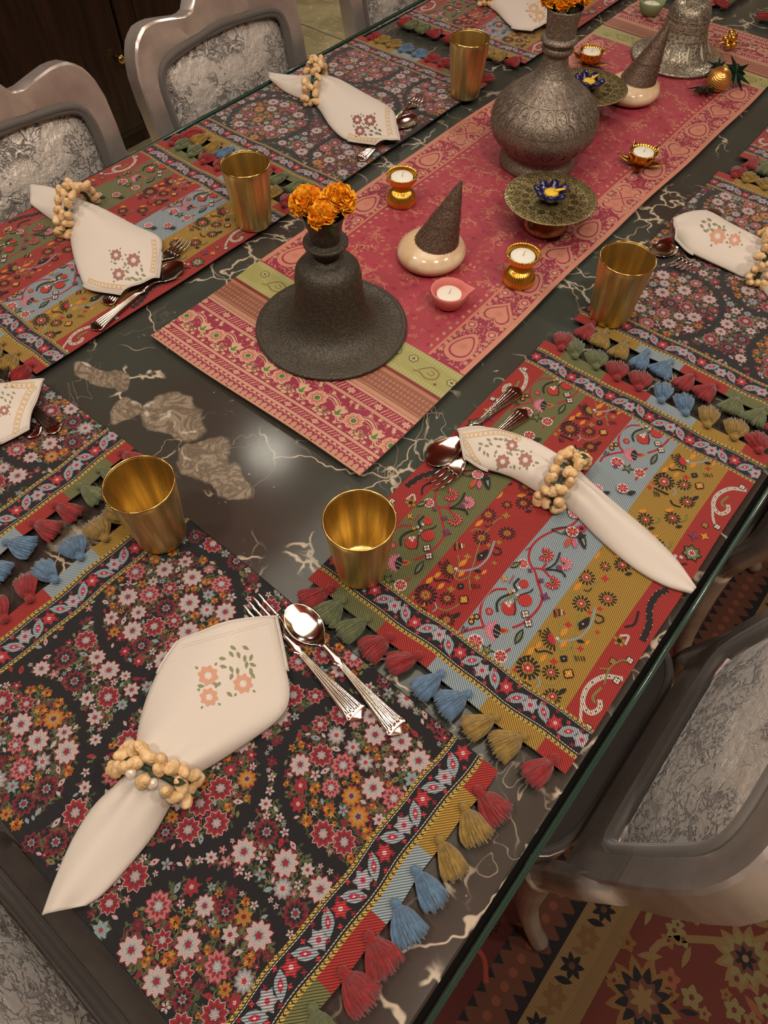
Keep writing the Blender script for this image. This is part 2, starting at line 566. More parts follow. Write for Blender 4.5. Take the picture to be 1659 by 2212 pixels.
# ceiling lamp: a luminous grid panel that hangs above the table
lamp = thing('ceiling_lamp', (-0.05, 0.82, 2.30), 0, 'large luminous grid panel lamp hanging under the red ceiling', 'lamp')
MB().box(-.52, .52, -.46, .46, -.008, .004).build('diffuser', MAT['diffuser'], lamp)
mb = MB()
for k in (-1, 1):
    mb.box(k * .535 - .015, k * .535 + .015, -.49, .49, -.012, .015); mb.box(-.52, .52, k * .475 - .015, k * .475 + .015, -.012, .015)
mb.build('frame', MAT['bright_brass'], lamp)
mb = MB()
for k in range(-5, 6):
    mb.box(k * .092 - .003, k * .092 + .003, -.46, .46, -.0128, -.0085)
    if abs(k) < 5: mb.box(-.52, .52, k * .092 - .003, k * .092 + .003, -.0128, -.0085)
mb.build('grid_bars', MAT['bright_brass'], lamp)
for sx in (-1, 1):
    MB().tube([(sx * .535, 0, .01), (sx * .535, 0, .4)], .006, 8).build('hanger', MAT['bright_brass'], lamp)
for (lx, ly, pw) in SPOTS:  # housings for the one highlight lamp and the added fill lights
    t = thing('ceiling_spotlight', (lx, ly, 2.70), 0, 'small round brass spotlight recessed in the red ceiling', 'lamp', 'spotlights recessed in the ceiling')
    MB().lathe([(.105, -.001), (.105, -.024), (.122, -.024), (.125, -.014), (.125, -.001)], 28, cap=False).build('ring', MAT['bright_brass'], t)
    MB().lathe([(.104, -.02), (.104, -.004)], 28).build('lens', MAT['diffuser'], t)

# dark walnut sideboard along the left wall
cab = thing('walnut_cupboard', (-1.8, 0, 0), 0, 'dark walnut cupboard with brass knobs behind the silver chairs', 'cupboard')
MB().box(-.52, -.02, -1.2, 2.44, 0.06, 2.05).build('body', MAT['walnut'], cab)
MB().box(-.48, -.05, -1.17, 2.40, 0.0, 0.06).build('plinth', MAT['walnut'], cab)
MB().box(-.54, .01, -1.22, 2.46, 2.05, 2.09).build('cornice', MAT['walnut'], cab)
ys = [-1.16, -.47, .22, .92, 1.62, 2.40]
for k in range(5):
    y0, y1 = ys[k] + .006, ys[k + 1] - .006
    d = MB().box(-.02, .0, y0, y1, .09, 2.02).build('door', MAT['walnut'], cab)
    bevel(d, .003, 2)
    bevel(MB().box(.0, .006, y0 + .07, y1 - .07, .17, 1.94).build('door_panel', MAT['walnut'], d), .004, 2)
    ky = y1 - .032 if k % 2 == 1 else y0 + .032
    if k == 4: ky = y0 + .034
    if k == 3: ky = y1 - .034
    kb = MB().lathe([(.0, .0), (.010, .0), (.007, .006), (.006, .014), (.013, .020), (.015, .028), (.010, .034), (.0, .036)], 16).build('knob', MAT['brass_knob'], d, (.006, ky, .325))
    kb.rotation_euler = (0, PI / 2, 0)
# ------------------------------------------------------------------ woven pattern: thin inlaid pieces of colour
class Pat:
    """flat pieces in (u, v), stacked in thin layers; each has one colour"""
    def __init__(s, clip=None, zstep=0.00004):
        s.p = []; s.clip = clip; s.z = 0.0; s.zs = zstep; s.T = None
    def up(s): s.z += s.zs
    def poly(s, pts, col):
        pts = [tuple(p) for p in pts]
        if s.T: pts = [s.T(p) for p in pts]
        if s.clip: pts = clip_rect(pts, s.clip)
        if len(pts) >= 3:
            s.p.append((pts, col, s.z + 2e-6 * (len(s.p) % 19)))
    def rect(s, u0, u1, v0, v1, col, sub=0.012):
        # strips, so that a later warp can bend the piece
        nu = max(1, int((u1 - u0) / sub)); nv = max(1, int((v1 - v0) / sub))
        for i in range(nu):
            for j in range(nv):
                a, b = u0 + (u1 - u0) * i / nu, u0 + (u1 - u0) * (i + 1) / nu
                c, d = v0 + (v1 - v0) * j / nv, v0 + (v1 - v0) * (j + 1) / nv
                s.poly([(a, c), (b, c), (b, d), (a, d)], col)
    def disc(s, c, r, col, n=10, ry=None, rot=0.0):
        ry = r if ry is None else ry
        ca, sa = math.cos(rot), math.sin(rot)
        P = []
        for i in range(n):
            a = 2 * PI * i / n
            x, y = r * math.cos(a), ry * math.sin(a)
            P.append((c[0] + x * ca - y * sa, c[1] + x * sa + y * ca))
        s.poly(P, col)
    def star(s, c, r1, r2, k, col, rot=0.0):
        s.poly([(c[0] + (r1 if i % 2 == 0 else r2) * math.cos(rot + PI * i / k), c[1] + (r1 if i % 2 == 0 else r2) * math.sin(rot + PI * i / k)) for i in range(2 * k)], col)
    def line(s, pts, w, col, n=None, taper=False):
        P = spline(pts, n or max(2, len(pts) * 4)) if len(pts) > 2 else [np.array(p, float) for p in pts]
        m = len(P)
        L = []; Rr = []
        for k in range(m):
            t = P[min(k + 1, m - 1)] - P[max(k - 1, 0)]
            t = t / (np.linalg.norm(t) + 1e-9)
            nrm = np.array([-t[1], t[0]])
            ww = w * (0.5 if not taper else 0.5 * (1 - 0.85 * k / (m - 1)))
            L.append(P[k] + nrm * ww); Rr.append(P[k] - nrm * ww)
        for k in range(m - 1):
            s.poly([L[k], L[k + 1], Rr[k + 1], Rr[k]], col)
    def leaf(s, a, b, w, col):
        a = np.array(a, float); b = np.array(b, float); t = b - a
        n = np.array([-t[1], t[0]]); n = n / (np.linalg.norm(n) + 1e-9) * w * 0.5
        s.poly([a, a + t * .3 + n * .85, a + t * .55 + n, a + t * .8 + n * .6, b, a + t * .8 - n * .6, a + t * .55 - n, a + t * .3 - n * .85], col)
    def petals(s, c, r, k, w, col, r0=0.0, rot=0.0, a0=0.0, a1=2 * PI):
        for i in range(k):
            a = a0 + (a1 - a0) * (i + 0.5) / k + rot
            d = np.array([math.cos(a), math.sin(a)])
            s.leaf(np.array(c) + d * r0, np.array(c) + d * r, w, col)
    def ring(s, c, r0, r1, col, n=14):
        for i in range(n):
            a, b = 2 * PI * i / n, 2 * PI * (i + 1) / n
            s.poly([(c[0] + r0 * math.cos(a), c[1] + r0 * math.sin(a)), (c[0] + r1 * math.cos(a), c[1] + r1 * math.sin(a)),
                    (c[0] + r1 * math.cos(b), c[1] + r1 * math.sin(b)), (c[0] + r0 * math.cos(b), c[1] + r0 * math.sin(b))], col)
    def mesh(s, name, z0, warp=None, under=None):
        """under: (outline, thickness) closes the cloth below"""
        vs = []; fs = []; cs = []
        for pts, col, z in s.p:
            A = sum(pts[i - 1][0] * pts[i][1] - pts[i][0] * pts[i - 1][1] for i in range(len(pts)))
            if abs(A) < 1e-10: continue
            if A < 0: pts = pts[::-1]
            b = len(vs)
            for (u, v) in pts:
                q = (u, v, z0 + z)
                vs.append(warp(q) if warp else q)
            fs.append(tuple(range(b, b + len(pts)))); cs += [col] * len(pts)
        if under:
            out, th, col = under
            b = len(vs); n = len(out)
            for zz in (z0, z0 - th):
                for (u, v) in out:
                    q = (u, v, zz); vs.append(warp(q) if warp else q)
            for i in range(n):
                j = (i + 1) % n
                fs.append((b + i, b + n + i, b + n + j, b + j)); cs += [col] * 4
            fs.append(tuple(b + n + i for i in range(n))[::-1]); cs += [col] * n
        me = bpy.data.meshes.new(name)
        me.from_pydata(vs, [], fs)
        at = me.color_attributes.new('Col', 'FLOAT_COLOR', 'CORNER')
        arr = np.ones((len(cs), 4), np.float32)
        arr[:, :3] = np.array(cs, np.float32)[:, :3]
        at.data.foreach_set('color', arr.ravel())
        me.update()
        return me

def clip_rect(P, r):
    u0, u1, v0, v1 = r
    for (ax, val, keep) in ((0, u0, 1), (0, u1, -1), (1, v0, 1), (1, v1, -1)):
        Q = []
        for i in range(len(P)):
            a, b = P[i - 1], P[i]
            ia, ib = (a[ax] - val) * keep >= 0, (b[ax] - val) * keep >= 0
            if ia != ib:
                t = (val - a[ax]) / (b[ax] - a[ax])
                Q.append((a[0] + (b[0] - a[0]) * t, a[1] + (b[1] - a[1]) * t))
            if ib: Q.append(tuple(b))
        P = Q
        if len(P) < 3: return []
    return P

def edge_loop(u0, u1, v0, v1, step=0.012):
    out = []
    for (a, b) in (((u0, v0), (u1, v0)), ((u1, v0), (u1, v1)), ((u1, v1), (u0, v1)), ((u0, v1), (u0, v0))):
        n = max(1, int(math.hypot(b[0] - a[0], b[1] - a[1]) / step))
        out += [(a[0] + (b[0] - a[0]) * i / n, a[1] + (b[1] - a[1]) * i / n) for i in range(n)]
    return out
# ------------------------------------------------------------------ table
TX0, TX1, TY0, TY1 = -0.584, 0.590, 0.014, 2.42
table = thing('dining_table', (0, 0, 0), 0, 'long dark marble dining table topped with a sheet of glass', 'table')
bevel(MB().box(TX0 + .008, TX1 - .0085, TY0 + .004, TY1 - .012, .722, .7515).build('marble_top', MAT['marble'], table), .003, 2)
gp = MB().box(TX0, TX1, TY0, TY1, .752, .760).build('glass_top', MAT['glass'], table)
gp.data.materials.append(MAT['glass_edge']); gp.data.materials.append(MAT['glass_under'])
for p_ in gp.data.polygons:
    if abs(p_.normal.z) < .5: p_.material_index = 1
    elif p_.normal.z < 0: p_.material_index = 2
MB().box(TX0 + .004, TX1 - .003, TY0 + .002, TY1 - .003, .716, .7505).build('edge_trim', MAT['black_edge_trim'], table)  # black board added to stand in for the dark gap along the glass rim
ed = [(TX0, TY0, .756), (TX1, TY0, .756), (TX1, TY1, .756), (TX0, TY1, .756)]
mb = MB()
for k in range(4):
    mb.tube([ed[k], ed[(k + 1) % 4]], .0030, 10)
mb.build('polished_edge', MAT['glass_edge'], table)
bevel(MB().box(TX0 + .06, TX1 - .06, TY0 + .06, TY1 - .06, .64, .722).build('apron', MAT['walnut'], table), .004, 2)
for y_ in (.62, 1.82):
    mb = MB().lathe([(.19, .0085), (.19, .035), (.15, .05), (.12, .10), (.085, .20), (.095, .40), (.13, .56), (.17, .62), (.17, .64)], 32)
    mb.build('pedestal', MAT['marble'], table, (0, y_, 0))

# ------------------------------------------------------------------ place mats
MW, ML = 0.33, 0.4927
RED, GREEN, BLUE, YEL = lin(168, 42, 36), lin(112, 112, 66), lin(148, 164, 170), lin(170, 132, 48)
BLK, WHT, OLV = lin(22, 20, 24), lin(220, 212, 196), lin(132, 136, 70)
PNK, MAG, PUR, ORG = lin(214, 108, 134), lin(190, 44, 74), lin(118, 58, 96), lin(226, 150, 40)
CRM, DRED, SKY, LGT = lin(214, 196, 192), lin(140, 30, 42), lin(150, 176, 178), lin(222, 178, 176)
ST_A = [(0, .1, RED), (.1, .3, GREEN), (.3, .5, RED), (.5, .7, BLUE), (.7, .9, YEL), (.9, 1.0, RED)]
ST_B = [(0, .1, RED), (.1, .3, YEL), (.3, .5, BLUE), (.5, .7, RED), (.7, .9, GREEN), (.9, 1.0, RED)]
YARN_A = ['red_yarn'] + ['green_yarn'] * 2 + ['red_yarn'] * 2 + ['blue_yarn'] * 2 + ['mustard_yarn'] * 2 + ['red_yarn']
YARN_B = ['red_yarn'] + ['mustard_yarn'] * 2 + ['blue_yarn'] * 2 + ['red_yarn'] * 2 + ['green_yarn'] * 2 + ['red_yarn']
VB = 0.053         # depth of the woven border at either end

A_ORG = (0.24366, 0.37348, 0.00364)
def uvA(x, y):
    p = px(x, y); dx, dy = p.x - A_ORG[0], p.y - A_ORG[1]
    c, s = math.cos(A_ORG[2]), math.sin(A_ORG[2])
    return np.array([dx * c + dy * s, -dx * s + dy * c])
def zq(a, b):      # reading of an enlargement whose corner is (960,1150)
    return uvA(960 + a * .217, 1150 + b * .217)
def mwarp(q):
    u, v, z = q
    return (u + .0006 * math.sin(v * 31), v + .0011 * math.sin(u * 41 + 1.0) + .0007 * math.sin(u * 93), z)

def motif_vine(p, off, period, ground_blue):
    """carnation vine of the green and the blue stripe"""
    red = lin(178, 34, 46); dk = lin(26, 34, 24)
    def T(q): return (q[0] + off[0], q[1] + off[1])
    p.T = T
    S = 0.217 / 2000.0      # metres per enlargement pixel, roughly
    w = 26 * S
    for pts in ([(100, 1090), (150, 1020), (280, 970), (390, 950)],
                [(390, 950), (350, 850), (355, 750), (400, 660), (500, 590), (620, 580)],
                [(670, 960), (780, 915), (900, 810), (960, 720), (970, 640), (930, 510), (900, 400), (840, 300), (850, 180), (920, 90), (1010, 30), (1120, -20)],
                [(900, 370), (980, 385), (1050, 460)], [(970, 380), (1015, 320)], [(490, 1340), (550, 1240), (650, 1165)],
                [(1120, -20), (1250, -60), (1330, -140), (1360, -250), (1330, -350)]):
        p.line([zq(*q) for q in pts], w, red)
    p.up()
    # carnation
    c = zq(500, 990); e = zq(390, 970) - c; ang = math.atan2(e[1], e[0])
    p.petals(c, 125 * S, 9, 36 * S, PNK, 10 * S, ang, -1.75, 1.75); p.up()
    p.petals(c, 100 * S, 10, 6 * S, WHT, 40 * S, ang, -1.7, 1.7)
    p.leaf(c, zq(650, 985), 70 * S, lin(190, 120, 50)); p.up()
    p.leaf(c, zq(620, 985), 42 * S, red); p.up()
    p.disc(zq(515, 990), 38 * S, BLK, 12, 78 * S, ang + .0); p.up()
    p.line([zq(480, 960), zq(560, 1010)], 5 * S, WHT); p.line([zq(480, 1010), zq(550, 1040)], 5 * S, WHT)
    # small rosettes
    for (a, b, r, cc) in ((550, 1240, 58, red), (440, 800, 36, red), (300, 1095, 70, MAG), (780, 330, 52, MAG)):
        p.disc(zq(a, b), r * S * 1.15, WHT if r > 50 else red, 12); p.up()
        p.petals(zq(a, b), r * S, 7, r * .8 * S, cc, 0); p.up()
        p.petals(zq(a, b), r * .8 * S, 7, r * .10 * S, WHT, r * .2 * S, .4); p.up()
        p.disc(zq(a, b), r * .22 * S, ORG, 6); p.up()
    p.star(zq(275, 1150), 42 * S, 22 * S, 5, PUR)
    # star leaf, trefoil, twin blossom, serrated leaf
    p.star(zq(415, 1180), 82 * S, 30 * S, 5, dk, .4); p.up(); p.star(zq(415, 1180), 50 * S, 18 * S, 5, OLV, .4); p.up()
    for (a, b) in ((255, 905), (310, 855), (260, 860)):
        p.disc(zq(a, b), 34 * S, BLK, 9)
    p.up()
    for (a, b) in ((255, 905), (310, 855), (260, 860)):
        p.disc(zq(a, b), 20 * S, ORG, 8)
    for (a, b) in ((800, 830), (830, 920)):
        for k in range(4):
            q = zq(a + 22 * math.cos(k * PI / 2 + .6), b + 22 * math.sin(k * PI / 2 + .6)); p.disc(q, 25 * S, BLK, 9)
        p.up()
        for k in range(4):
            q = zq(a + 22 * math.cos(k * PI / 2 + .6), b + 22 * math.sin(k * PI / 2 + .6)); p.disc(q, 16 * S, WHT, 8)
        p.up(); p.disc(zq(a, b), 11 * S, MAG, 6); p.up()
    p.leaf(zq(690, 1130), zq(780, 970), 70 * S, dk); p.up(); p.leaf(zq(700, 1110), zq(770, 990), 34 * S, lin(120, 130, 90)); p.up()
    p.leaf(zq(640, 375), zq(760, 320), 62 * S, dk); p.up(); p.leaf(zq(655, 370), zq(745, 328), 32 * S, OLV); p.up()
    p.line([zq(150, 1010), zq(180, 950), zq(190, 1000), zq(220, 960)], 9 * S, dk)
    # palmette
    for (a, b, r) in ((640, 770, 78), (800, 690, 74), (790, 530, 50)):
        p.disc(zq(a, b), r * S, lin(196, 52, 44), 12)
    p.up()
    p.line([zq(525, 805), zq(515, 730), zq(560, 670), zq(650, 630), (zq(720, 590)), zq(690, 540), zq(745, 475)], 22 * S, dk); p.up()
    p.line([zq(700, 690), zq(760, 640), zq(850, 610), zq(880, 580)], 14 * S, dk)
    p.line([zq(700, 700), zq(700, 790), zq(690, 840)], 14 * S, dk)
    p.line([zq(545, 740), zq(600, 690), zq(690, 640)], 12 * S, OLV)
    for (a, b, cc) in ((615, 720, WHT), (655, 715, WHT), (640, 745, WHT), (690, 600, CRM), (725, 640, LGT), (740, 570, WHT), (710, 670, OLV), (650, 615, ORG)):
        p.disc(zq(a, b), 19 * S, cc, 8)
    p.up()
    # fan flowers and tulip
    for (a, b, r, cc, ax) in ((1000, 240, 95, red, -.3), (1070, 520, 88, red, -.6), (1180, 330, 92, PNK, -.25)):
        p.petals(zq(a, b), r * S, 8, r * .55 * S, cc, 4 * S, ax + .6, -2.3, 2.3); p.up()
        p.petals(zq(a, b), r * .95 * S, 9, 6 * S, WHT, r * .45 * S, ax + .6, -2.2, 2.2); p.up()
        p.disc(zq(a, b), r * .26 * S, OLV, 8); p.up(); p.disc(zq(a, b), r * .12 * S, BLK, 6); p.up()
    p.leaf(zq(1110, 345), zq(1160, 400), 60 * S, PUR)
    p.line([zq(1145, 215), zq(1110, 310), zq(1060, 360), zq(1000, 388)], 18 * S, dk)
    p.line([zq(1200, 465), zq(1170, 420), zq(1100, 395), zq(1000, 388)], 18 * S, dk); p.up()
    p.star(zq(1000, 660), 58 * S, 26 * S, 4, PUR, .3); p.star(zq(850, 400), 34 * S, 18 * S, 4, PUR)
    p.star(zq(590, 490), 46 * S, 16 * S, 4, ORG); p.star(zq(960, 500), 40 * S, 20 * S, 5, PUR)
    p.line([zq(800, 200), zq(860, 170)], 12 * S, red); p.line([zq(640, 530), zq(690, 450)], 10 * S, MAG)
    p.up()
    # bird
    p.leaf(zq(1160, 20), zq(1330, -40), 60 * S, lin(90, 96, 60)); p.up()
    p.line([zq(1050, -10), zq(1180, 35), zq(1320, 10)], 10 * S, dk); p.line([zq(1050, -10), zq(1180, -35), zq(1320, -20)], 10 * S, dk)
    p.leaf(zq(1330, 0), zq(1390, 190), 80 * S, dk); p.up(); p.leaf(zq(1345, 30), zq(1385, 150), 30 * S, lin(150, 160, 150))
    p.disc(zq(1350, -20), 50 * S, MAG, 10); p.up(); p.disc(zq(1350, -20), 24 * S, BLK, 8)
    p.leaf(zq(1250, 60), zq(1190, 170), 60 * S, lin(206, 84, 60)); p.leaf(zq(1280, 70), zq(1290, 180), 55 * S, PNK)
    p.leaf(zq(1440, -50), zq(1540, 10), 60 * S, MAG); p.up()
    p.T = None

def tick_daisy(p, c, r, center, S, ticks=13, ry=1.0):
    for i in range(ticks):
        a = 2 * PI * i / ticks
        d = np.array([math.cos(a), math.sin(a) * ry])
        p.line([c + d * r * .52, c + d * r], r * .20, BLK)
    p.up(); p.star(c, r * .46, r * .30, 6, center); p.up()
    p.disc(c, r * .15, WHT if center is not YEL else RED, 6); p.up()

def motif_daisy(p, off, center, leafc):
    def T(q): return (q[0] + off[0], q[1] + off[1])
    p.T = T
    S = 0.217 / 2000.0
    for pts in ([(1290, 1310), (1270, 1150), (1310, 1000), (1340, 850), (1375, 720), (1480, 540), (1560, 480)],
                [(960, 1490), (1040, 1530), (1130, 1500), (1190, 1450)], [(1270, 1150), (1170, 1190), (1100, 1120)],
                [(1250, 640), (1300, 610), (1370, 620)], [(1120, 1130), (1160, 1010), (1140, 900)]):
        p.line([zq(*q) for q in pts], 13 * S, OLV)
    p.up()
    p.line([zq(*q) for q in [(1130, 1080), (1240, 1078), (1350, 1050), (1440, 960), (1480, 860), (1505, 750)]], 22 * S, BLUE)
    p.line([zq(*q) for q in [(930, 1430), (950, 1500), (910, 1540)]], 14 * S, BLUE); p.up()
    for (a, b, r) in ((1200, 990, 42), (940, 1120, 34), (860, 1180, 40), (985, 1245, 36), (1330, 545, 40), (1505, 235, 40), (1190, 1110, 36), (1220, 1400, 20), (1000, 1700, 30), (820, 1450, 24), (1420, 1110, 26)):
        p.leaf(zq(a - r, b + r), zq(a + r, b - r), r * 1.3 * S, ORG)
    p.up()
    for (a, b, r) in ((1240, 920, 46), (1090, 1285, 46), (1350, 1170, 40), (1600, 460, 50), (1450, 800, 34), (1550, 770, 36), (650, 1430, 40), (1520, 1010, 30), (700, 1370, 30)):
        p.star(zq(a, b), r * S, r * .5 * S, 4, leafc, .5)
    p.up()
    tick_daisy(p, zq(1415, 450), 92 * S, center, S); tick_daisy(p, zq(1370, 710), 92 * S, center, S); tick_daisy(p, zq(1625, 670), 88 * S, center, S)
    tick_daisy(p, zq(830, 1345), 118 * S, center, S, 15); tick_daisy(p, zq(1055, 1395), 80 * S, center, S, 12)
    tick_daisy(p, zq(1060, 1645), 84 * S, center, S, 13)
    tick_daisy(p, zq(1600, 340), 60 * S, center, S, 9)
    # half daisy with lashes
    c = zq(1095, 1060); e = zq(980, 1080) - c; ang = math.atan2(e[1], e[0])
    for i in range(9):
        a = ang + (i - 4) * .32; d = np.array([math.cos(a), math.sin(a)])
        p.line([c + d * 62 * S, c + d * 125 * S], 15 * S, BLK)
    p.up(); p.petals(c, 70 * S, 5, 44 * S, center, 0, ang, -1.3, 1.3); p.up(); p.disc(zq(1130, 1060), 20 * S, WHT, 8); p.up()
    # striped bud
    for k in range(5):
        p.line([zq(1090 + k * 26, 760 + k * 6), zq(1105 + k * 24, 855 - k * 8)], 15 * S, (BLK, leafc, BLK, WHT, leafc)[k])
    # blossom in an outline, black leaves, curls
    for (a, b, r) in ((1225, 1420, 24), (1185, 1265, 17)):
        for k in range(4):
            p.disc(zq(a + r * math.cos(k * PI / 2 + .7), b + r * math.sin(k * PI / 2 + .7)), r * 1.35 * S, BLK, 9)
        p.up()
        for k in range(4):
            p.disc(zq(a + r * math.cos(k * PI / 2 + .7), b + r * math.sin(k * PI / 2 + .7)), r * .85 * S, ORG if r > 20 else BLK, 8)
        p.up(); p.disc(zq(a, b), r * .4 * S, WHT, 6); p.up()
    p.leaf(zq(1340, 985), zq(1450, 850), 78 * S, BLK); p.disc(zq(1375, 930), 40 * S, BLK, 9); p.up(); p.disc(zq(1383, 922), 10 * S, WHT, 6)
    p.leaf(zq(1310, 1085), zq(1395, 1110), 36 * S, BLK)
    p.line([zq(1510, 830), zq(1570, 860), (zq(1575, 905)), zq(1520, 920), zq(1500, 890)], 14 * S, BLK)
    p.line([zq(900, 1160), zq(930, 1190), zq(1010, 1180), zq(1080, 1210)], 15 * S, BLK)
    p.line([zq(700, 1440), zq(790, 1490), zq(860, 1530)], 20 * S, BLK); p.line([zq(800, 1480), zq(830, 1530)], 14 * S, BLK)
    p.line([zq(870, 1610), zq(900, 1680), zq(980, 1720)], 16 * S, BLK)
    p.line([zq(730, 1280), zq(800, 1240), zq(860, 1230)], 12 * S, BLK)
    for k in range(4): p.line([zq(1290 + k * 28, 1240 + k * 4), zq(1310 + k * 26, 1300)], 8 * S, BLK)
    for k in range(3): p.line([zq(690 + k * 24, 1480 + k * 10), zq(700 + k * 26, 1560)], 10 * S, BLK)
    p.line([zq(1390, 575), zq(1430, 590), zq(1470, 560)], 10 * S, BLK); p.line([zq(1545, 175), zq(1570, 130), zq(1630, 105)], 18 * S, BLK)
    p.line([zq(930, 1000), zq(960, 985), zq(950, 1040)], 9 * S, BLK)
    p.leaf(zq(1120, 1620), zq(1200, 1570), 46 * S, BLK)
    p.T = None

def motif_edge(p, off, flip):
    """paisley half stripe; flip mirrors it across the mat"""
    def T(q):
        u, v = q
        return ((MW - u if flip else u) + off[0], v + off[1])
    p.T = T
    U0 = MW * .9
    pal = lin(206, 196, 180)
    for v0 in (.078, .384):
        P = [(U0 + .030, v0 + .040), (U0 + .014, v0 + .030), (U0 + .006, v0 + .010), (U0 + .010, v0 - .008), (U0 + .021, v0 - .012), (U0 + .026, v0 - .002), (U0 + .022, v0 + .006)]
        p.line(P, .0052, pal, 26); p.up()
        for k in range(12):
            q = spline(P, 26)[k * 2 + 1]; p.disc(q, .0010, BLK if k % 2 else RED, 5)
        p.up()
        p.line([(U0 + .017, v0 + .018), (U0 + .015, v0 + .004), (U0 + .020, v0 + .000)], .0026, OLV)
        p.line([(U0 + .010, v0 - .010), (U0 + .016, v0 - .022), (U0 + .022, v0 - .030)], .0030, pal)
    for (du, v) in ((.027, .052), (.026, .112), (.013, .128), (.026, .140), (.024, .425), (.014, .345), (.026, .352)):
        q = (U0 + du, v)
        for k in range(4): p.disc((q[0] + .0019 * math.cos(k * PI / 2 + .8), q[1] + .0019 * math.sin(k * PI / 2 + .8)), .0026, BLK, 8)
        p.up()
        for k in range(4): p.disc((q[0] + .0019 * math.cos(k * PI / 2 + .8), q[1] + .0019 * math.sin(k * PI / 2 + .8)), .0017, WHT if du > .02 else YEL, 7)
        p.up(); p.disc(q, .0009, MAG, 6)
    p.line([(U0 + .018, .100), (U0 + .014, .118), (U0 + .019, .134), (U0 + .026, .138)], .0017, OLV)
    p.line([(U0 + .014, .118), (U0 + .006, .112)], .0017, OLV)
    # black serrated leaf with pale stitches
    P = [(U0 + .026, .168), (U0 + .022, .190), (U0 + .013, .208), (U0 + .012, .228), (U0 + .018, .240)]
    p.line(P, .0068, BLK, 20); p.up()
    for k in range(9):
        q = spline(P, 20)[k * 2 + 1]
        for s_ in (-1, 1):
            p.disc((q[0] + s_ * .0036, q[1]), .0006, WHT, 5)
    p.line([(U0 + .004, .170), (U0 + .010, .180), (U0 + .006, .196)], .0024, BLK)
    p.line([(U0 + .005, .158), (U0 + .012, .163), (U0 + .014, .152)], .0026, pal)
    p.petals((U0 + .007, .152), .0075, 5, .0042, YEL, .001); p.up(); p.disc((U0 + .007, .152), .0028, BLK, 8); p.up()
    # green shield blossom
    c = (U0 + .018, .300)
    p.star(c, .0120, .0085, 7, BLK, .2); p.up(); p.star(c, .0100, .0068, 7, lin(116, 126, 76), .2); p.up()
    p.disc(c, .0042, WHT, 9); p.up(); p.petals(c, .0038, 6, .002, MAG); p.up()
    p.line([(U0 + .010, .262), (U0 + .013, .276), (U0 + .020, .284)], .0022, BLK)
    p.line([(U0 + .013, .276), (U0 + .006, .282)], .0022, BLK)
    for q in ((U0 + .005, .284), (U0 + .011, .287), (U0 + .006, .266)):
        p.disc(q, .0024, pal, 7)
    p.star((U0 + .010, .322), .0075, .003, 4, PUR, .3); p.star((U0 + .020, .330), .006, .0026, 4, ORG)
    p.leaf((U0 + .018, .245), (U0 + .028, .262), .005, YEL); p.leaf((U0 + .004, .242), (U0 + .012, .252), .004, OLV)
    p.T = None

def border_piece(kind, far):
    """end border of a mat: colour blocks, guard stripes and the black flower strip"""
    def vv(v): return ML - v if far else v
    p = Pat((0, MW, 0, ML))
    def rect(u0, u1, v0, v1, c):
        a, b = sorted((vv(v0), vv(v1))); p.rect(u0, u1, a, b, c)
    for (a, b, c) in (ST_A if kind == 'striped' else ST_B):
        rect(a * MW, b * MW, 0, .0172, c)
    rect(0, MW, .0172, .0214, lin(196, 164, 76)); rect(0, MW, .0214, .0500, BLK); rect(0, MW, .0500, VB, lin(196, 164, 76))
    p.up()
    # chevrons of the guard stripes
    n = 64
    for k in range(n):
        u = (k + .5) * MW / n
        for (v0, v1) in ((.0175, .0211), (.0502, .0528)):
            vm = (v0 + v1) / 2
            p.poly([(u - .0016, vv(v0)), (u - .0004, vv(v0)), (u + .0010, vv(vm)), (u - .0002, vv(vm))], BLK)
            p.poly([(u - .0002, vv(vm)), (u + .0010, vv(vm)), (u - .0004, vv(v1)), (u - .0016, vv(v1))], BLK)
    rect(0, MW, .0232, .0238, WHT); rect(0, MW, .0484, .0490, WHT)
    p.up()
    # flowers: red blossom, grey leaf, pale blossom, grey leaf ...
    step = .0206
    i = 0; u = .008
    zb = p.z
    while u < MW - .004:
        p.z = zb
        c = np.array([u, vv(.0362 + .0015 * math.sin(i * 2.1))])
        k = i % 4
        if k == 0:
            p.star(c, .0094, .0058, 6, DRED, .2); p.up(); p.star(c, .0074, .0046, 6, lin(196, 52, 62), .2); p.up(); p.disc(c, .0022, LGT, 7)
        elif k == 2:
            p.star(c, .0098, .0064, 6, lin(160, 160, 166), .3); p.up(); p.star(c, .0072, .0048, 6, lin(182, 176, 182), .3); p.up(); p.disc(c, .0024, MAG, 7)
        else:
            s_ = 1 if k == 1 else -1
            p.leaf(c + np.array([-.0080 * s_, -.0088]), c + np.array([.0080 * s_, .0088]), .0112, lin(152, 168, 174)); p.up()
            p.leaf(c + np.array([-.0040 * s_, -.0040]), c + np.array([.0040 * s_, .0040]), .0050, MAG); p.up(); p.disc(c, .0014, LGT, 6)
        p.up()
        for (dx, dv) in ((.0095, -.009), (.0100, .009)):
            p.star(c + np.array([dx, dv]), .0030, .0014, 4, DRED if i % 2 else lin(196, 52, 62), i)
        u += step * .70; i += 1
    v0, v1 = sorted((vv(0), vv(VB)))
    return p.mesh('end_border', .0016, mwarp, (edge_loop(0, MW, v0, v1), .0014, BLK))

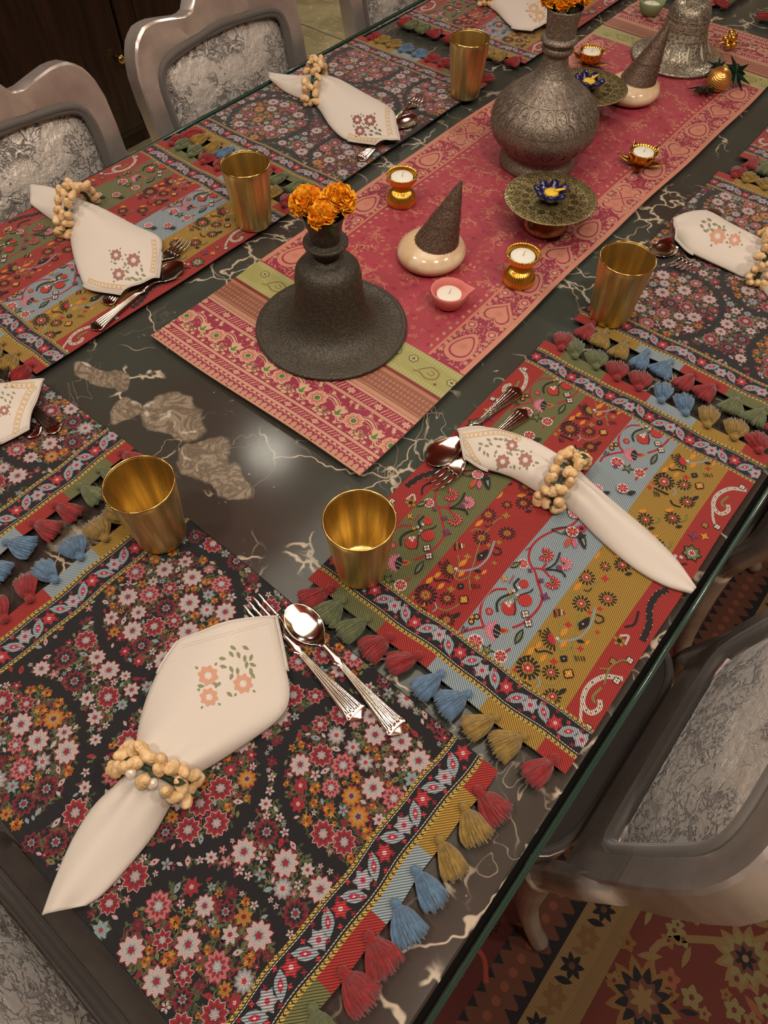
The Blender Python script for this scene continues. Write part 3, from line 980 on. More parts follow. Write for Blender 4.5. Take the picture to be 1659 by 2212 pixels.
def field_striped():
    p = Pat((0, MW, VB, ML - VB))
    for (a, b, c) in ST_A:
        p.rect(a * MW, b * MW, VB, ML - VB, c)
    p.up()
    per = .3063
    dU = .4 * MW
    z = p.z
    for k in (0, 1):
        for (off, blue) in (((0, k * per), True), ((-dU, k * per), False)):
            p.z = z; p.clip = ((.5 if blue else .1) * MW + .001, (.7 if blue else .3) * MW - .001, VB, ML - VB); motif_vine(p, off, per, blue)
        p.z = z; p.clip = (.7 * MW + .001, .9 * MW - .001, VB, ML - VB); motif_daisy(p, (0, k * per), lin(196, 40, 52), lin(190, 46, 44))
        p.z = z; p.clip = (.3 * MW + .001, .5 * MW - .001, VB, ML - VB); motif_daisy(p, (-dU, k * per), YEL, YEL)
    # what the middle of the mat shows between the two repeats
    p.z = z; p.clip = (0, MW, VB, ML - VB)
    motif_edge(p, (0, 0), False); p.z = z; motif_edge(p, (0, 0), True)
    S = 0.217 / 2000.0
    rng = random.Random(5)
    p.z = z + .0003
    for (u0, vine, cen) in ((.3, False, YEL), (.7, False, lin(196, 40, 52)), (.1, True, None), (.5, True, None)):
        for (du, v) in ((.018, .262), (.048, .285), (.022, .310), (.046, .330), (.030, .238)):
            c = np.array([u0 * MW + du, v])
            if vine:
                col = rng.choice([MAG, lin(178, 34, 46), PNK])
                p.disc(c, .0074, WHT, 11); p.up(); p.petals(c, .0068, 7, .0046, col); p.up(); p.petals(c, .0058, 7, .0006, WHT, .002, .4); p.up(); p.disc(c, .0016, ORG, 6); p.up()
                p.leaf(c + [.008, -.004], c + [.015, .006], .006, lin(26, 34, 24)); p.up()
            else:
                tick_daisy(p, c, .0092, cen, S, 12)
                p.leaf(c + [-.012, .004], c + [-.004, .013], .0055, ORG); p.line([c + [.009, .0], c + [.013, .008], c + [.011, .014]], .0016, OLV)
                p.leaf(c + [.008, -.010], c + [.014, -.004], .0045, BLK)
    return p.mesh('striped_cloth', .0016, mwarp, (edge_loop(0, MW, VB, ML - VB), .0014, RED))

def flower(p, c, r, kind, rot):
    a = dict(white=(CRM, lin(176, 40, 60), CRM), red=(lin(170, 40, 52), LGT, DRED), pink=(lin(206, 130, 132), CRM, lin(170, 40, 52)), blue=(SKY, lin(196, 60, 70), CRM),
             gold=(lin(196, 130, 46), DRED, ORG), wine=(lin(112, 28, 44), lin(150, 50, 60), BLK))[kind]
    k = 10 if r > .0088 else (7 if r > .006 else 5)
    if r > .0082:
        p.petals(c, r * 1.08, k, r * .62, lin(176, 44, 60) if kind != 'red' else LGT, r * .1, rot); p.up()
    p.petals(c, r, k, r * .50, a[0], r * .12, rot); p.up()
    if r > .0082:
        p.petals(c, r * .72, k, r * .26, a[2], r * .2, rot); p.up(); p.star(c, r * .44, r * .30, 7, SKY if kind != 'blue' else CRM, rot); p.up()
    p.star(c, r * .30, r * .20, 5, a[1], rot); p.up()

def field_floral(seed):
    rng = random.Random(seed)
    p = Pat((.001, MW - .001, VB, ML - VB))
    p.rect(0, MW, VB, ML - VB, lin(20, 18, 23)); p.up()
    # black medallion bands: interlocking ovals
    ovals = []
    for j in range(-1, 4):
        for i in range(-1, 3):
            ovals.append((.090 + i * .205 + (.1025 if j % 2 else 0), VB + .070 + j * .138, .074, .080))
    def band(q):
        best = 9
        for (cx, cy, rx, ry) in ovals:
            d = abs(math.hypot((q[0] - cx) / rx, (q[1] - cy) / ry) - 1.0) * rx
            best = min(best, d)
        return best
    def inside(q):
        return min(math.hypot((q[0] - o[0]) / o[2], (q[1] - o[1]) / o[3]) for o in ovals) < 1
    placed = []
    def ok(q, r, clear):
        if band(q) < r * .92 + .0028: return False
        return all(math.hypot(q[0] - o[0], q[1] - o[1]) > (r + o[2]) * .93 for o in placed)
    z0 = p.z
    # sprigs first, under the blossoms
    for _ in range(3600):
        q = np.array([rng.uniform(0, MW), rng.uniform(VB, ML - VB)])
        if band(q) < .0050: continue
        a = rng.uniform(0, 2 * PI); d = np.array([math.cos(a), math.sin(a)]); n = np.array([-d[1], d[0]])
        L = rng.uniform(.006, .012)
        if band(q + d * L) < .0050 or band(q + d * L * .5) < .0050: continue
        col = rng.choice([lin(92, 100, 62), lin(92, 100, 62), lin(116, 120, 76), lin(140, 40, 52), lin(72, 80, 52)])
        p.line([q, q + d * L * .5 + n * L * .2, q + d * L], .0010, col, 4)
        p.leaf(q + d * L * .5, q + d * L * .5 + n * .005, .0026, col)
        p.leaf(q + d * L * .8, q + d * L * .8 - n * .005, .0026, col)
    kinds_out = ['white', 'pink', 'white', 'red', 'white', 'wine', 'blue', 'wine']
    kinds_in = ['red', 'pink', 'red', 'blue', 'wine', 'white', 'gold', 'white']
    for (r0, r1, tries, clear) in ((.0105, .0122, 500, .7), (.0080, .0096, 1300, .7), (.0056, .0070, 3000, .75), (.0038, .0048, 8000, .8), (.0026, .0031, 8000, .9)):
        for _ in range(tries):
            q = (rng.uniform(.002, MW - .002), rng.uniform(VB + .002, ML - VB - .002)); r = rng.uniform(r0, r1)
            if not ok(q, r, clear): continue
            placed.append((q[0], q[1], r))
            p.z = z0 + .00004
            ins = inside(q)
            kind = rng.choice(kinds_in if ins else kinds_out)
            if r > .0112: kind = rng.choice(['white', 'pink', 'red'])
            rot = rng.uniform(0, 6)
            if r < .0052 and rng.random() < .45:
                a = rng.uniform(0, 6); d = np.array([math.cos(a), math.sin(a)]) * r * 1.15
                c0 = np.array(q)
                col = rng.choice([CRM, SKY, lin(176, 44, 56), lin(150, 36, 46), LGT, lin(128, 136, 84)])
                p.leaf(c0 - d, c0 + d, r * 1.1, col)
                if r > .004: p.up(); p.disc(c0, r * .25, DRED if col is not DRED else CRM, 5)
            elif ins and r < .0075 and rng.random() < .35:
                for k in range(5):
                    p.star((q[0] + r * .55 * math.cos(k * 1.256 + rot), q[1] + r * .55 * math.sin(k * 1.256 + rot)), r * .52, r * .25, 5, ORG if k % 2 else lin(190, 96, 40), k)
            else:
                flower(p, np.array(q), r, kind, rot)
    return p.mesh('floral_cloth', .0016, mwarp, (edge_loop(0, MW, VB, ML - VB), .0014, BLK))

ME_STRIPED = field_striped()
ME_FLORAL = [field_floral(3), field_floral(11)]
ME_BORD = {(k, f): border_piece(k, f) for k in ('striped', 'floral') for f in (False, True)}

# tassels: a bound head and a fan of yarn ends, hanging along local +x
def tassel_mesh(seed, wide, length):
    rng = random.Random(seed)
    mb = MB()
    n = 30
    jag = [rng.uniform(.93, 1.03) for _ in range(n + 1)]
    ph = rng.uniform(0, 6)
    nt, ns = n * 4, 11
    def half(s): return .0036 + wide * (1 - (1 - s) ** 2.2) * .80 + wide * .20 * s
    def top(s, t):
        L = length * (1 - .13 * t * t) * jag[min(n, int((t + 1) / 2 * n))]
        x = .001 + L * s
        y = half(s) * t + .0012 * math.sin(5 * s + ph) * s
        env = max(0.0, 1 - abs(t) ** 2.6)
        z = .0022 + env * (.0030 + .0050 * math.sin(PI * (.20 + .74 * s))) - .0016 * s
        z += .0007 * (abs(math.sin((t + 1) / 2 * n * PI)) - .6) * min(1, s * 3 + .3) + .0010 * math.sin(t * 6 + ph + 2 * s) * env
        return (x, y, max(.0012, z))
    vs = [top(j / ns, i / nt * 2 - 1) for j in range(ns + 1) for i in range(nt + 1)]
    m = nt + 1
    fs = [(j * m + i, j * m + i + 1, (j + 1) * m + i + 1, (j + 1) * m + i) for j in range(ns) for i in range(nt)]
    b = len(vs)
    vs += [(v[0] * .97, v[1] * .97, .0006) for v in vs[-m:]] + [(.001, -.003, .0006), (.001, .003, .0006)]
    fs += [(ns * m + i, ns * m + i + 1, b + i + 1, b + i) for i in range(nt)]
    mb.add(vs, [f[::-1] for f in fs])
    for i in range(26):
        t = rng.uniform(-.97, .97)
        pts = []
        for k in range(5):
            s = .15 + .89 * k / 4
            q = top(min(1, s), max(-1, min(1, t + .10 * math.sin(3 * s + i))))
            pts.append((q[0] + max(0, s - 1) * length, q[1], q[2] + .0007))
        mb.tube(pts, [.0005, .0006, .0007, .0006, .0004], 4)
    return mb.mesh('tassel')
TASSEL = [tassel_mesh(1, .0128, .0320), tassel_mesh(2, .0108, .0335), tassel_mesh(3, .0145, .0300), tassel_mesh(4, .0098, .0330)]
KNOT = MB().lathe([(.0001, -.0030), (.0024, -.0028), (.0040, -.0014), (.0046, .0004), (.0042, .0024), (.0028, .0040), (.0001, .0046)], 12).mesh('knot')
TAS_RNG = random.Random(77)

def place_mat(kind, org, rot, label, variant=0, lean=(0, 0), dirs=None):
    """org: corner u=v=0, rot: direction of u"""
    t = thing('placemat', (org[0], org[1], ZT + .0006), rot, label, 'placemat', 'woven placemats round the table')
    if kind == 'striped':
        link('striped_cloth', ME_STRIPED, MAT['striped_twill_cloth'], t)
    else:
        link('floral_cloth', ME_FLORAL[variant], MAT['floral_herringbone_cloth'], t)
    for far in (False, True):
        link('end_border', ME_BORD[(kind, far)], MAT['border_twill_cloth'], t)
        yarns = YARN_A if kind == 'striped' else YARN_B
        for k, yc in enumerate(yarns):
            u = (k + .5) / 10 * MW + TAS_RNG.uniform(-.002, .002)
            if k == 0: u = .028
            if k == 9: u = MW - .016
            v = ML - .003 if far else .003
            w = mwarp((u, v, 0))
            ang = (PI / 2 if far else -PI / 2) + TAS_RNG.uniform(-.22, .22) + (lean[1] if far else lean[0])
            s = link('tassel', TASSEL[TAS_RNG.randrange(4)], MAT[yc], t, (w[0], w[1], .0005), (0, 0, ang))
            s['label'] = yc.split('_')[0] + ' yarn tassel'
            link('knot', KNOT, MAT[yc], s, (-.0015, 0, .0050), (0, .25, 0))
    return t

A_ = place_mat('striped', A_ORG[:2], A_ORG[2], 'striped mat with a spoon bowl and two fluted handles round its rolled napkin', lean=(-.35, .35))
B_ = place_mat('floral', (0.0297, 0.3457), -PI / 2 - .017, 'black floral mat holding the napkin in a ring with pearls', 0, (-.15, -.25))
C_ = place_mat('striped', (-0.5832, 0.3780), -.0184, 'striped mat whose napkin bares a long spoon handle toward the marble patch', lean=(.2, .35))
D_ = place_mat('floral', (-0.5653, 0.9236), .0067, 'black floral mat whose napkin points at the tall copper vase', 1, (-.25, -.1))
E_ = place_mat('floral', (0.2506, 0.9294), .0058, 'black floral mat with a rolled napkin beside the brocade border of the runner', 0, (-.1, .1))
F_ = place_mat('floral', (-0.5357 + ML, 0.3549 - MW + .018), PI / 2 + .019, 'black floral mat under the napkin with a tan ladder border', 1, (.3, .0))
gq = px(1132, 140)
G_ = place_mat('striped', (gq.x - MW, gq.y), .004, 'striped mat behind the tall copper vase, under a faintly embroidered napkin', lean=(-.1, .0))
H_ = place_mat('striped', (0.2555, 1.490), .0, 'striped mat without a napkin, across the marble from the gold bauble', lean=(.1, .0))
K_ = place_mat('floral', (-0.050 - ML, 2.045 + MW), -PI / 2, 'black floral mat behind the pale green candle dish', 0)
M_ = place_mat('floral', (0.078, 2.045 + MW), -PI / 2, 'black floral mat behind the spray of gold beads', 1)
# ------------------------------------------------------------------ table runner
RW, RY0, RY1 = 0.194, 0.520, 1.962
RL = RY1 - RY0
GLD, GLD2, MGT = lin(212, 166, 134), lin(194, 140, 112), lin(148, 28, 62)
RFLD, RFG, LIME, LIME2, BRN = lin(172, 54, 70), lin(198, 116, 94), lin(162, 158, 92), lin(186, 182, 122), lin(148, 90, 66)
PKG = lin(202, 132, 108)
def heart(c, r, sgn):
    P = []
    for i in range(28):
        t = 2 * PI * i / 28
        x = 16 * math.sin(t) ** 3; y = 13 * math.cos(t) - 5 * math.cos(2 * t) - 2 * math.cos(3 * t) - math.cos(4 * t)
        P.append((c[0] + r * x / 16, c[1] + sgn * r * y / 14 * 1.05))
    return P
def almond(c, r, sgn):
    P = []
    for i in range(24):
        t = 2 * PI * i / 24
        P.append((c[0] + r * .95 * math.sin(t) * (math.cos(t / 2) ** 2 * .6 + .5), c[1] - sgn * r * 1.25 * math.cos(t)))
    return P
def scale_poly(P, k):
    c = np.mean(np.array(P), 0); return [tuple(c + (np.array(q) - c) * k) for q in P]

def runner_half(p, fv):
    """one half, v measured from its end; fv maps v to the runner"""
    def R(u0, u1, v0, v1, c):
        a, b = sorted((fv(v0), fv(v1))); p.rect(u0, u1, a, b, c, .02)
    def P(u, v): return np.array([u, fv(v)])
    sg = 1 if fv(1) > fv(0) else -1
    R(-RW, RW, 0, .111, MGT); R(-RW, RW, .111, .160, BRN); R(-RW, RW, .160, .165, lin(120, 34, 34)); R(-RW, RW, .165, .217, LIME)
    R(-RW, RW, .217, RL / 2, RFLD); p.up()
    # scalloped hem
    R(-RW, RW, 0, .003, GLD2)
    n = 44
    for k in range(n):
        u = -RW + (k + .5) * 2 * RW / n
        p.leaf(P(u, .001), P(u, .0125), .0080, GLD2); p.disc(P(u, .0155), .0018, GLD, 7)
        p.line([P(u - .0044, .013), P(u, .018), P(u + .0044, .013)], .0010, GLD, 5)
    def chain(v0, v1):
        R(-RW, RW, v0, v0 + .0012, GLD); R(-RW, RW, v1 - .0012, v1, GLD)
        m = 110
        for k in range(m):
            u = -RW + (k + .5) * 2 * RW / m
            p.line([P(u - .0014, v0 + .0016), P(u + .0014, v1 - .0016)], .0016, GLD)
    def diamonds(v0, v1):
        m = 74; zd = p.z
        for k in range(m):
            u = -RW + (k + .5) * 2 * RW / m; vm = (v0 + v1) / 2
            ph = k % 9
            p.z = zd
            if ph == 0:
                p.petals(P(u, vm), (v1 - v0) * .48, 6, .0028, GLD); p.up(); p.disc(P(u, vm), .0012, OLV, 6)
            elif ph in (1, 8): p.disc(P(u, vm), .0013, GLD, 6)
            else:
                p.line([P(u - .0020, v0 + .001), P(u + .0032, v1 - .001)], .0015, GLD if k % 2 else PKG)
                if k % 2: p.disc(P(u, vm), .0012, GLD, 5)
    chain(.0185, .0225); diamonds(.0230, .0330); chain(.0335, .0375); chain(.0870, .0915); diamonds(.0920, .1060); chain(.1065, .1105)
    # brown dotted band
    R(-RW, RW, .1115, .1180, GLD2); R(-RW, RW, .1205, .1215, GLD2); R(-RW, RW, .1535, .1590, lin(178, 118, 88)); p.up()
    for k in range(62):
        u = -RW + (k + .5) * 2 * RW / 62
        for j in range(3):
            p.ring(P(u, .1285 + j * .0085), .0011, .0021, GLD2, 7)
        p.line([P(u + .003, .123), P(u + .003, .152)], .0007, lin(140, 76, 56))
    # lime band: woven edge dots, paisleys, rosettes
    for v in (.1675, .1705, .1735, .2090, .2120, .2150):
        for k in range(78):
            u = -RW + (k + (.5 if round(v * 1e4) % 2 else 0)) * 2 * RW / 78
            p.disc(P(u, v), .0015, LIME2, 5)
    zb = p.z
    for k in range(4):
        p.z = zb
        u = -RW + .030 + k * .095
        c = P(u + .030, .191)
        q = [P(u + .012, .181), P(u + .022, .184), P(u + .034, .180), P(u + .046, .186), P(u + .045, .198), P(u + .032, .202), P(u + .024, .195), P(u + .018, .186)]
        p.line(q, .0020, lin(124, 96, 50), 26); p.up(); p.line([P(u + .030, .190), P(u + .038, .188), P(u + .040, .194), P(u + .033, .196)], .0012, lin(124, 96, 50)); p.up()
        for cc in (P(u + .068, .196), P(u, .199)):
            for i in range(6): p.disc((cc[0] + .0042 * math.cos(i * 1.047), cc[1] + .0042 * math.sin(i * 1.047)), .0033, lin(58, 58, 34), 8)
            p.up()
            for i in range(6): p.disc((cc[0] + .0042 * math.cos(i * 1.047), cc[1] + .0042 * math.sin(i * 1.047)), .0022, LIME2, 7)
            p.up(); p.disc(cc, .0022, lin(120, 80, 40), 6)
        p.star(P(u + .052, .179), .0038, .0014, 4, lin(120, 50, 36), .2)
        for (du, v) in ((.056, .188), (.060, .204), (.008, .186), (.078, .183), (.074, .205)):
            p.line([P(u + du - .006, v), P(u + du, v + .003), P(u + du + .006, v - .001)], .0010, LIME2, 6)
    # small gold filling of the main band and of the side borders
    fr = random.Random(31)
    for k in range(520):
        c = P(fr.uniform(-RW, RW), fr.uniform(.0395, .0855)); a = fr.uniform(0, 6); d = np.array([math.cos(a), math.sin(a)]) * fr.uniform(.0014, .0028)
        p.leaf(c - d, c + d, .0014, fr.choice([GLD2, PKG, lin(184, 104, 96)]))
    # main band: rosettes on a wavy stem, lilies, half wheels
    step = .0632
    st = []
    for k in range(-4, 5):
        st += [(k * step, .060 + .0), (k * step + step * .25, .0735), (k * step + step * .55, .066), (k * step + step * .8, .048)]
    for off, w_ in ((0, .0030), (.0042, .0012), (-.0042, .0012)):
        p.line([P(a, v + off) for a, v in st], w_, GLD, 120)
    zb = p.z
    for k in range(-4, 5):
        p.z = zb
        u = k * step + .003
        c = P(u, .060)
        w = P(u + step * .30, .0520)
        for i in range(7):
            a = (PI if sg < 0 else 0) + PI * (i + .5) / 7
            p.disc((w[0] + .0115 * math.cos(a), w[1] - .0115 * math.sin(a) * (1 if sg > 0 else 1)), .0022, GLD, 6)
        p.line([P(u + step * .30 + .0085 * math.cos(t), .0530 - .0085 * math.sin(t)) for t in np.linspace(0, PI, 8)], .0026, lin(122, 124, 74))
        p.disc(w, .0032, GLD2, 8); p.up(); p.disc(w, .0017, lin(70, 110, 50), 7)
        # lily
        l = P(u + step * .60, .0590)
        p.petals(l, .0135, 3, .0090, GLD, -.003, (PI / 2) * sg, -1.2, 1.2); p.leaf(l + [-.008, -.004 * sg], l + [.008, -.004 * sg], .010, GLD); p.up()
        p.leaf(l + [0, -.007 * sg], l + [0, .006 * sg], .0040, lin(62, 128, 40)); p.leaf(l + [-.005, -.001 * sg], l + [.001, -.006 * sg], .0030, lin(62, 128, 40)); p.leaf(l + [.005, -.001 * sg], l + [-.001, -.006 * sg], .0030, lin(62, 128, 40))
        # rosette
        for i in range(8):
            a = i * PI / 4; p.disc((c[0] + .0088 * math.cos(a), c[1] + .0088 * math.sin(a)), .0052, GLD, 9)
        p.up()
        for i in range(8):
            a = i * PI / 4; p.disc((c[0] + .0088 * math.cos(a), c[1] + .0088 * math.sin(a)), .0033, PKG, 8)
        p.up(); p.disc(c, .0072, MGT, 12); p.up(); p.star(c, .0070, .0052, 10, GLD); p.up(); p.disc(c, .0040, lin(60, 116, 40), 10); p.up()
        for (du, v) in ((.010, .0425), (.022, .0405), (.034, .0415), (.046, .0425), (.056, .0410), (.012, .0800), (.026, .0830), (.040, .0825), (.052, .0790), (.018, .046), (.05, .083)):
            q = P(u + du, v); p.petals(q, .0036, 5, .0022, GLD, .0, du * 50)
    # side borders of the field, hearts and almonds in magenta line on gold
    for sd in (-1, 1):
        p.z = zb
        a, b = sorted((sd * .130, sd * RW)); R(a, b, .219, RL / 2, MGT)
        a, b = sorted((sd * .186, sd * RW)); p.up(); R(a, b, .219, RL / 2, PKG)
        a, b = sorted((sd * .1305, sd * .1345)); R(a, b, .219, RL / 2, lin(206, 122, 96))
        p.up()
        for k in range(900):
            c = P(sd * fr.uniform(.1355, .1855), fr.uniform(.220, RL / 2)); a = fr.uniform(0, 6); d = np.array([math.cos(a), math.sin(a)]) * fr.uniform(.0016, .0036)
            p.leaf(c - d, c + d, .0020, fr.choice([GLD2, PKG, PKG, lin(190, 112, 98)]))
        p.up()
        k = 0; v = .262; zh = p.z
        while v < RL / 2 + .03:
            p.z = zh
            c = P(sd * .160, v)
            hs = heart(c, .0205, -1 if sg > 0 else 1) if k % 2 else almond(c, .0195, 1)
            p.poly(scale_poly(hs, 1.30), PKG); p.up(); p.poly(hs, MGT); p.up(); p.poly(scale_poly(hs, .86), PKG); p.up()
            for i in range(5): p.ring((c[0] + .0042 * math.cos(i * 1.256), c[1] + .0042 * math.sin(i * 1.256)), .0011, .0021, lin(196, 104, 88), 7)
            p.ring(c, .0009, .0019, lin(196, 104, 88), 7)
            for s_ in (-1, 1):
                q = P(sd * .160 + s_ * .0175, v + .0445)
                p.disc(q, .0088, PKG, 12); p.up(); p.ring(q, .0042, .0058, MGT, 10); p.up(); p.disc(q, .0026, GLD, 7)
                for (du, dv) in ((.0225, .010), (.0225, -.010), (.0215, .024), (.0215, -.024), (.0180, .034), (.0235, .0)):
                    q = P(sd * .160 + s_ * du, v + dv); p.petals(q, .0046, 5, .0030, GLD2, 0, du * 90 + dv * 70)
            v += .0455 * 1.92; k += 1
    # field: faint gold buti flowers and trailing stems
    rng = random.Random(9)
    p.z = zb; z0 = p.z
    for k in range(34):
        v = .235 + k * .0152
        if v > RL / 2: break
        for s_ in (-1, 1):
            q = P(s_ * .1255, v); p.leaf(q + [0, -.0035], q + [s_ * -.004, .0035], .0056, GLD2)
    for k in range(60):
        v = .236 + .0085 * k + rng.uniform(-.004, .004); u = rng.uniform(-.112, .112)
        if v > RL / 2: break
        p.z = z0
        c = P(u, v); r = rng.uniform(.007, .013); a = rng.uniform(0, 6)
        col = rng.choice([RFG, lin(186, 80, 82), lin(204, 128, 102)])
        d = np.array([math.cos(a), math.sin(a)]); n_ = np.array([-d[1], d[0]])
        p.line([c - d * r * 1.6, c + n_ * r * .8, c + d * r * 1.4 + n_ * r * .3, c + d * r * 2.2 - n_ * r], .0016, col, 14)
        p.line([c + n_ * r * .8, c + n_ * r * 1.7 - d * r * .3, c + n_ * r * 1.9 - d * r * 1.2], .0013, col, 10)
        for s2 in (-1, -.3, .4, 1.1, 1.7): p.leaf(c + d * r * s2, c + d * r * (s2 + .35) + n_ * r * .7 * (1 if s2 > 0 else -1), r * .36, col)
        p.up(); p.petals(c + n_ * r * .8, r * .62, 6, r * .34, col, 0, a); p.up(); p.ring(c + n_ * r * .8, r * .16, r * .30, RFLD, 8)
    p.z = z0
    for k in range(620):
        c = P(rng.uniform(-.122, .122), rng.uniform(.230, RL / 2))
        p.petals(c, rng.uniform(.0025, .0055), rng.choice([4, 5, 6]), .0020, rng.choice([RFG, lin(204, 124, 100), lin(186, 78, 82), lin(172, 26, 76)]), .0006, rng.uniform(0, 3))

pr = Pat((-RW, RW, 0, RL), .00004)
runner_half(pr, lambda v: v)
pr.z = 0.0
runner_half(pr, lambda v: RL - v)
def rwarp(q):
    u, v, z = q
    return (u + .0022 * math.sin(v * 7.0 + .6) + .0010 * math.sin(v * 23), v + .0016 * math.sin(u * 17), z)
rme = pr.mesh('brocade_cloth', .0016, rwarp, (edge_loop(-RW, RW, 0, RL, .02), .0014, GLD2))
run = thing('table_runner', (0, RY0, ZT + .0006), 0, 'magenta and gold brocade runner with lime bands down the table centre', 'table runner')
link('brocade_cloth', rme, MAT['silk_brocade'], run)
# ------------------------------------------------------------------ tumblers
def tumbler(x, y, label):
    t = thing('brass_tumbler', (x, y, ZT + .0032), 0, label, 'tumbler', 'brass tumblers on the placemats')
    H = .0995
    pr_ = [(.0001, .0), (.0255, .0), (.0275, .0025), (.0282, .006), (.0305, .03), (.0335, .06), (.0362, .090), (.0370, H - .001), (.0364, H), (.0356, H - .003), (.0330, .062), (.0300, .03), (.0272, .008), (.0255, .0055), (.0150, .0060), (.0001, .0060)]
    MB().lathe(pr_, 56, cap=False).build('body', MAT['brushed_brass'], t)
    MB().lathe([(.0366 + .0011 * math.cos(a), H - .0002 + .0011 * math.sin(a)) for a in np.linspace(0, 2 * PI, 9)], 56, cap=False).build('rim', MAT['bright_brass'], t)
    MB().lathe([(.0120, .0064), (.0165, .0064), (.0172, .0072), (.0180, .0064)], 40, cap=False).build('base_ring', MAT['brushed_brass'], t)
    return t
tumbler(.0765, .3102, 'brass tumbler on the black floral mat with the pearl ring')
tumbler(.2815, .4215, 'brass tumbler on the striped mat nearest the bare marble')
tumbler(-.2660, .7990, 'brass tumbler on the striped mat near the blackened bell vase')
tumbler(-.2465, 1.3530, 'brass tumbler on the floral mat beside the tall copper vase')
tumbler(.2872, .9660, 'brass tumbler on the floral mat near a ridged gold candle holder')

# ------------------------------------------------------------------ centre pieces
ZR = ZT + .0034     # on the runner
def prof(*a): return [tuple(q) for q in a]
v1 = thing('bell_vase', (-.0066, .6952, ZR), 0, 'blackened bell shaped vase with a wide flat rim, holding marigolds', 'vase')
body = [(.0001, .0), (.106, .0), (.1075, .0015), (.1075, .0040), (.105, .0055), (.090, .0065), (.074, .0095), (.060, .018), (.052, .032), (.0475, .050), (.0455, .070), (.0445, .088), (.0420, .100), (.035, .1085), (.024, .1130), (.0175, .1145), (.0165, .1180)]
MB().lathe(body, 80).build('bell_base', MAT['blackened_bronze'], v1)
MB().lathe([(.0165, .1175), (.0165, .127), (.019, .1300), (.0265, .1345), (.0290, .1380), (.0290, .1400), (.0270, .1410), (.0200, .1390), (.0178, .1420)], 56).build('collar', MAT['blackened_bronze'], v1)
MB().lathe([(.0178, .1400), (.0195, .1500), (.0225, .1640), (.0250, .1730), (.0262, .1780), (.0254, .1780), (.0235, .1700), (.0185, .1550), (.0001, .1540)], 56, cap=False).build('cup', MAT['blackened_bronze'], v1)

def rib(n, amp, z0, z1):
    def f(a, z, k):
        if z < z0 or z > z1: return 1.0
        w = math.sin(PI * (z - z0) / (z1 - z0))
        return 1.0 + amp * w * (abs(math.sin(a * n / 2)) - .5)
    return f
v2 = thing('bulbous_vase', (-.0120, 1.2430, ZR), 0, 'tall bulbous brown copper vase with ribbed shoulder, holding marigolds', 'vase')
b2 = spline([(.064, .0), (.0665, .004), (.0650, .012), (.0600, .021), (.0640, .029), (.0770, .043), (.0870, .058), (.0895, .073), (.0850, .091), (.0710, .110), (.0510, .126), (.0345, .139), (.0255, .151), (.0208, .163), (.0192, .173), (.0192, .178)], 60)
MB().lathe([(.0001, .0)] + [tuple(q) for q in b2], 192, rfun=rib(24, .020, .066, .150)).build('body', MAT['brown_hammered_copper'], v2)
MB().lathe([(.0192, .175), (.0235, .178), (.0255, .182), (.0238, .186), (.0212, .188), (.0225, .1905), (.0284, .1930), (.0290, .1958), (.0255, .1990), (.0228, .2005)], 56).build('neck_rings', MAT['brown_hammered_copper'], v2)
MB().lathe([(.0228, .2000), (.0232, .204), (.0238, .216), (.0252, .228), (.0272, .236), (.0275, .2385), (.0264, .2380), (.0225, .218), (.0001, .216)], 56, cap=False).build('cup', MAT['brown_hammered_copper'], v2)

v3 = thing('pewter_bell_vase', (.0001, 1.7588, ZR), 0, 'silvery engraved bell vase with a wide flat rim on the brocade', 'vase')
b3 = [(.0001, .0), (.0915, .0), (.0935, .002), (.0935, .0045), (.090, .0065), (.076, .0095), (.062, .018), (.052, .032), (.046, .048), (.0435, .056), (.0425, .060), (.0420, .072), (.0405, .085), (.0360, .096), (.0270, .102), (.0150, .105), (.0135, .110)]
MB().lathe(b3, 72).build('bell_base', MAT['engraved_pewter'], v3)
MB().lathe([(.0135, .108), (.0135, .124), (.0180, .128), (.0240, .134), (.0235, .138), (.0160, .139), (.0178, .150), (.0225, .168), (.0215, .168), (.0160, .150), (.0001, .149)], 48, cap=False).build('cup', MAT['engraved_pewter'], v3)

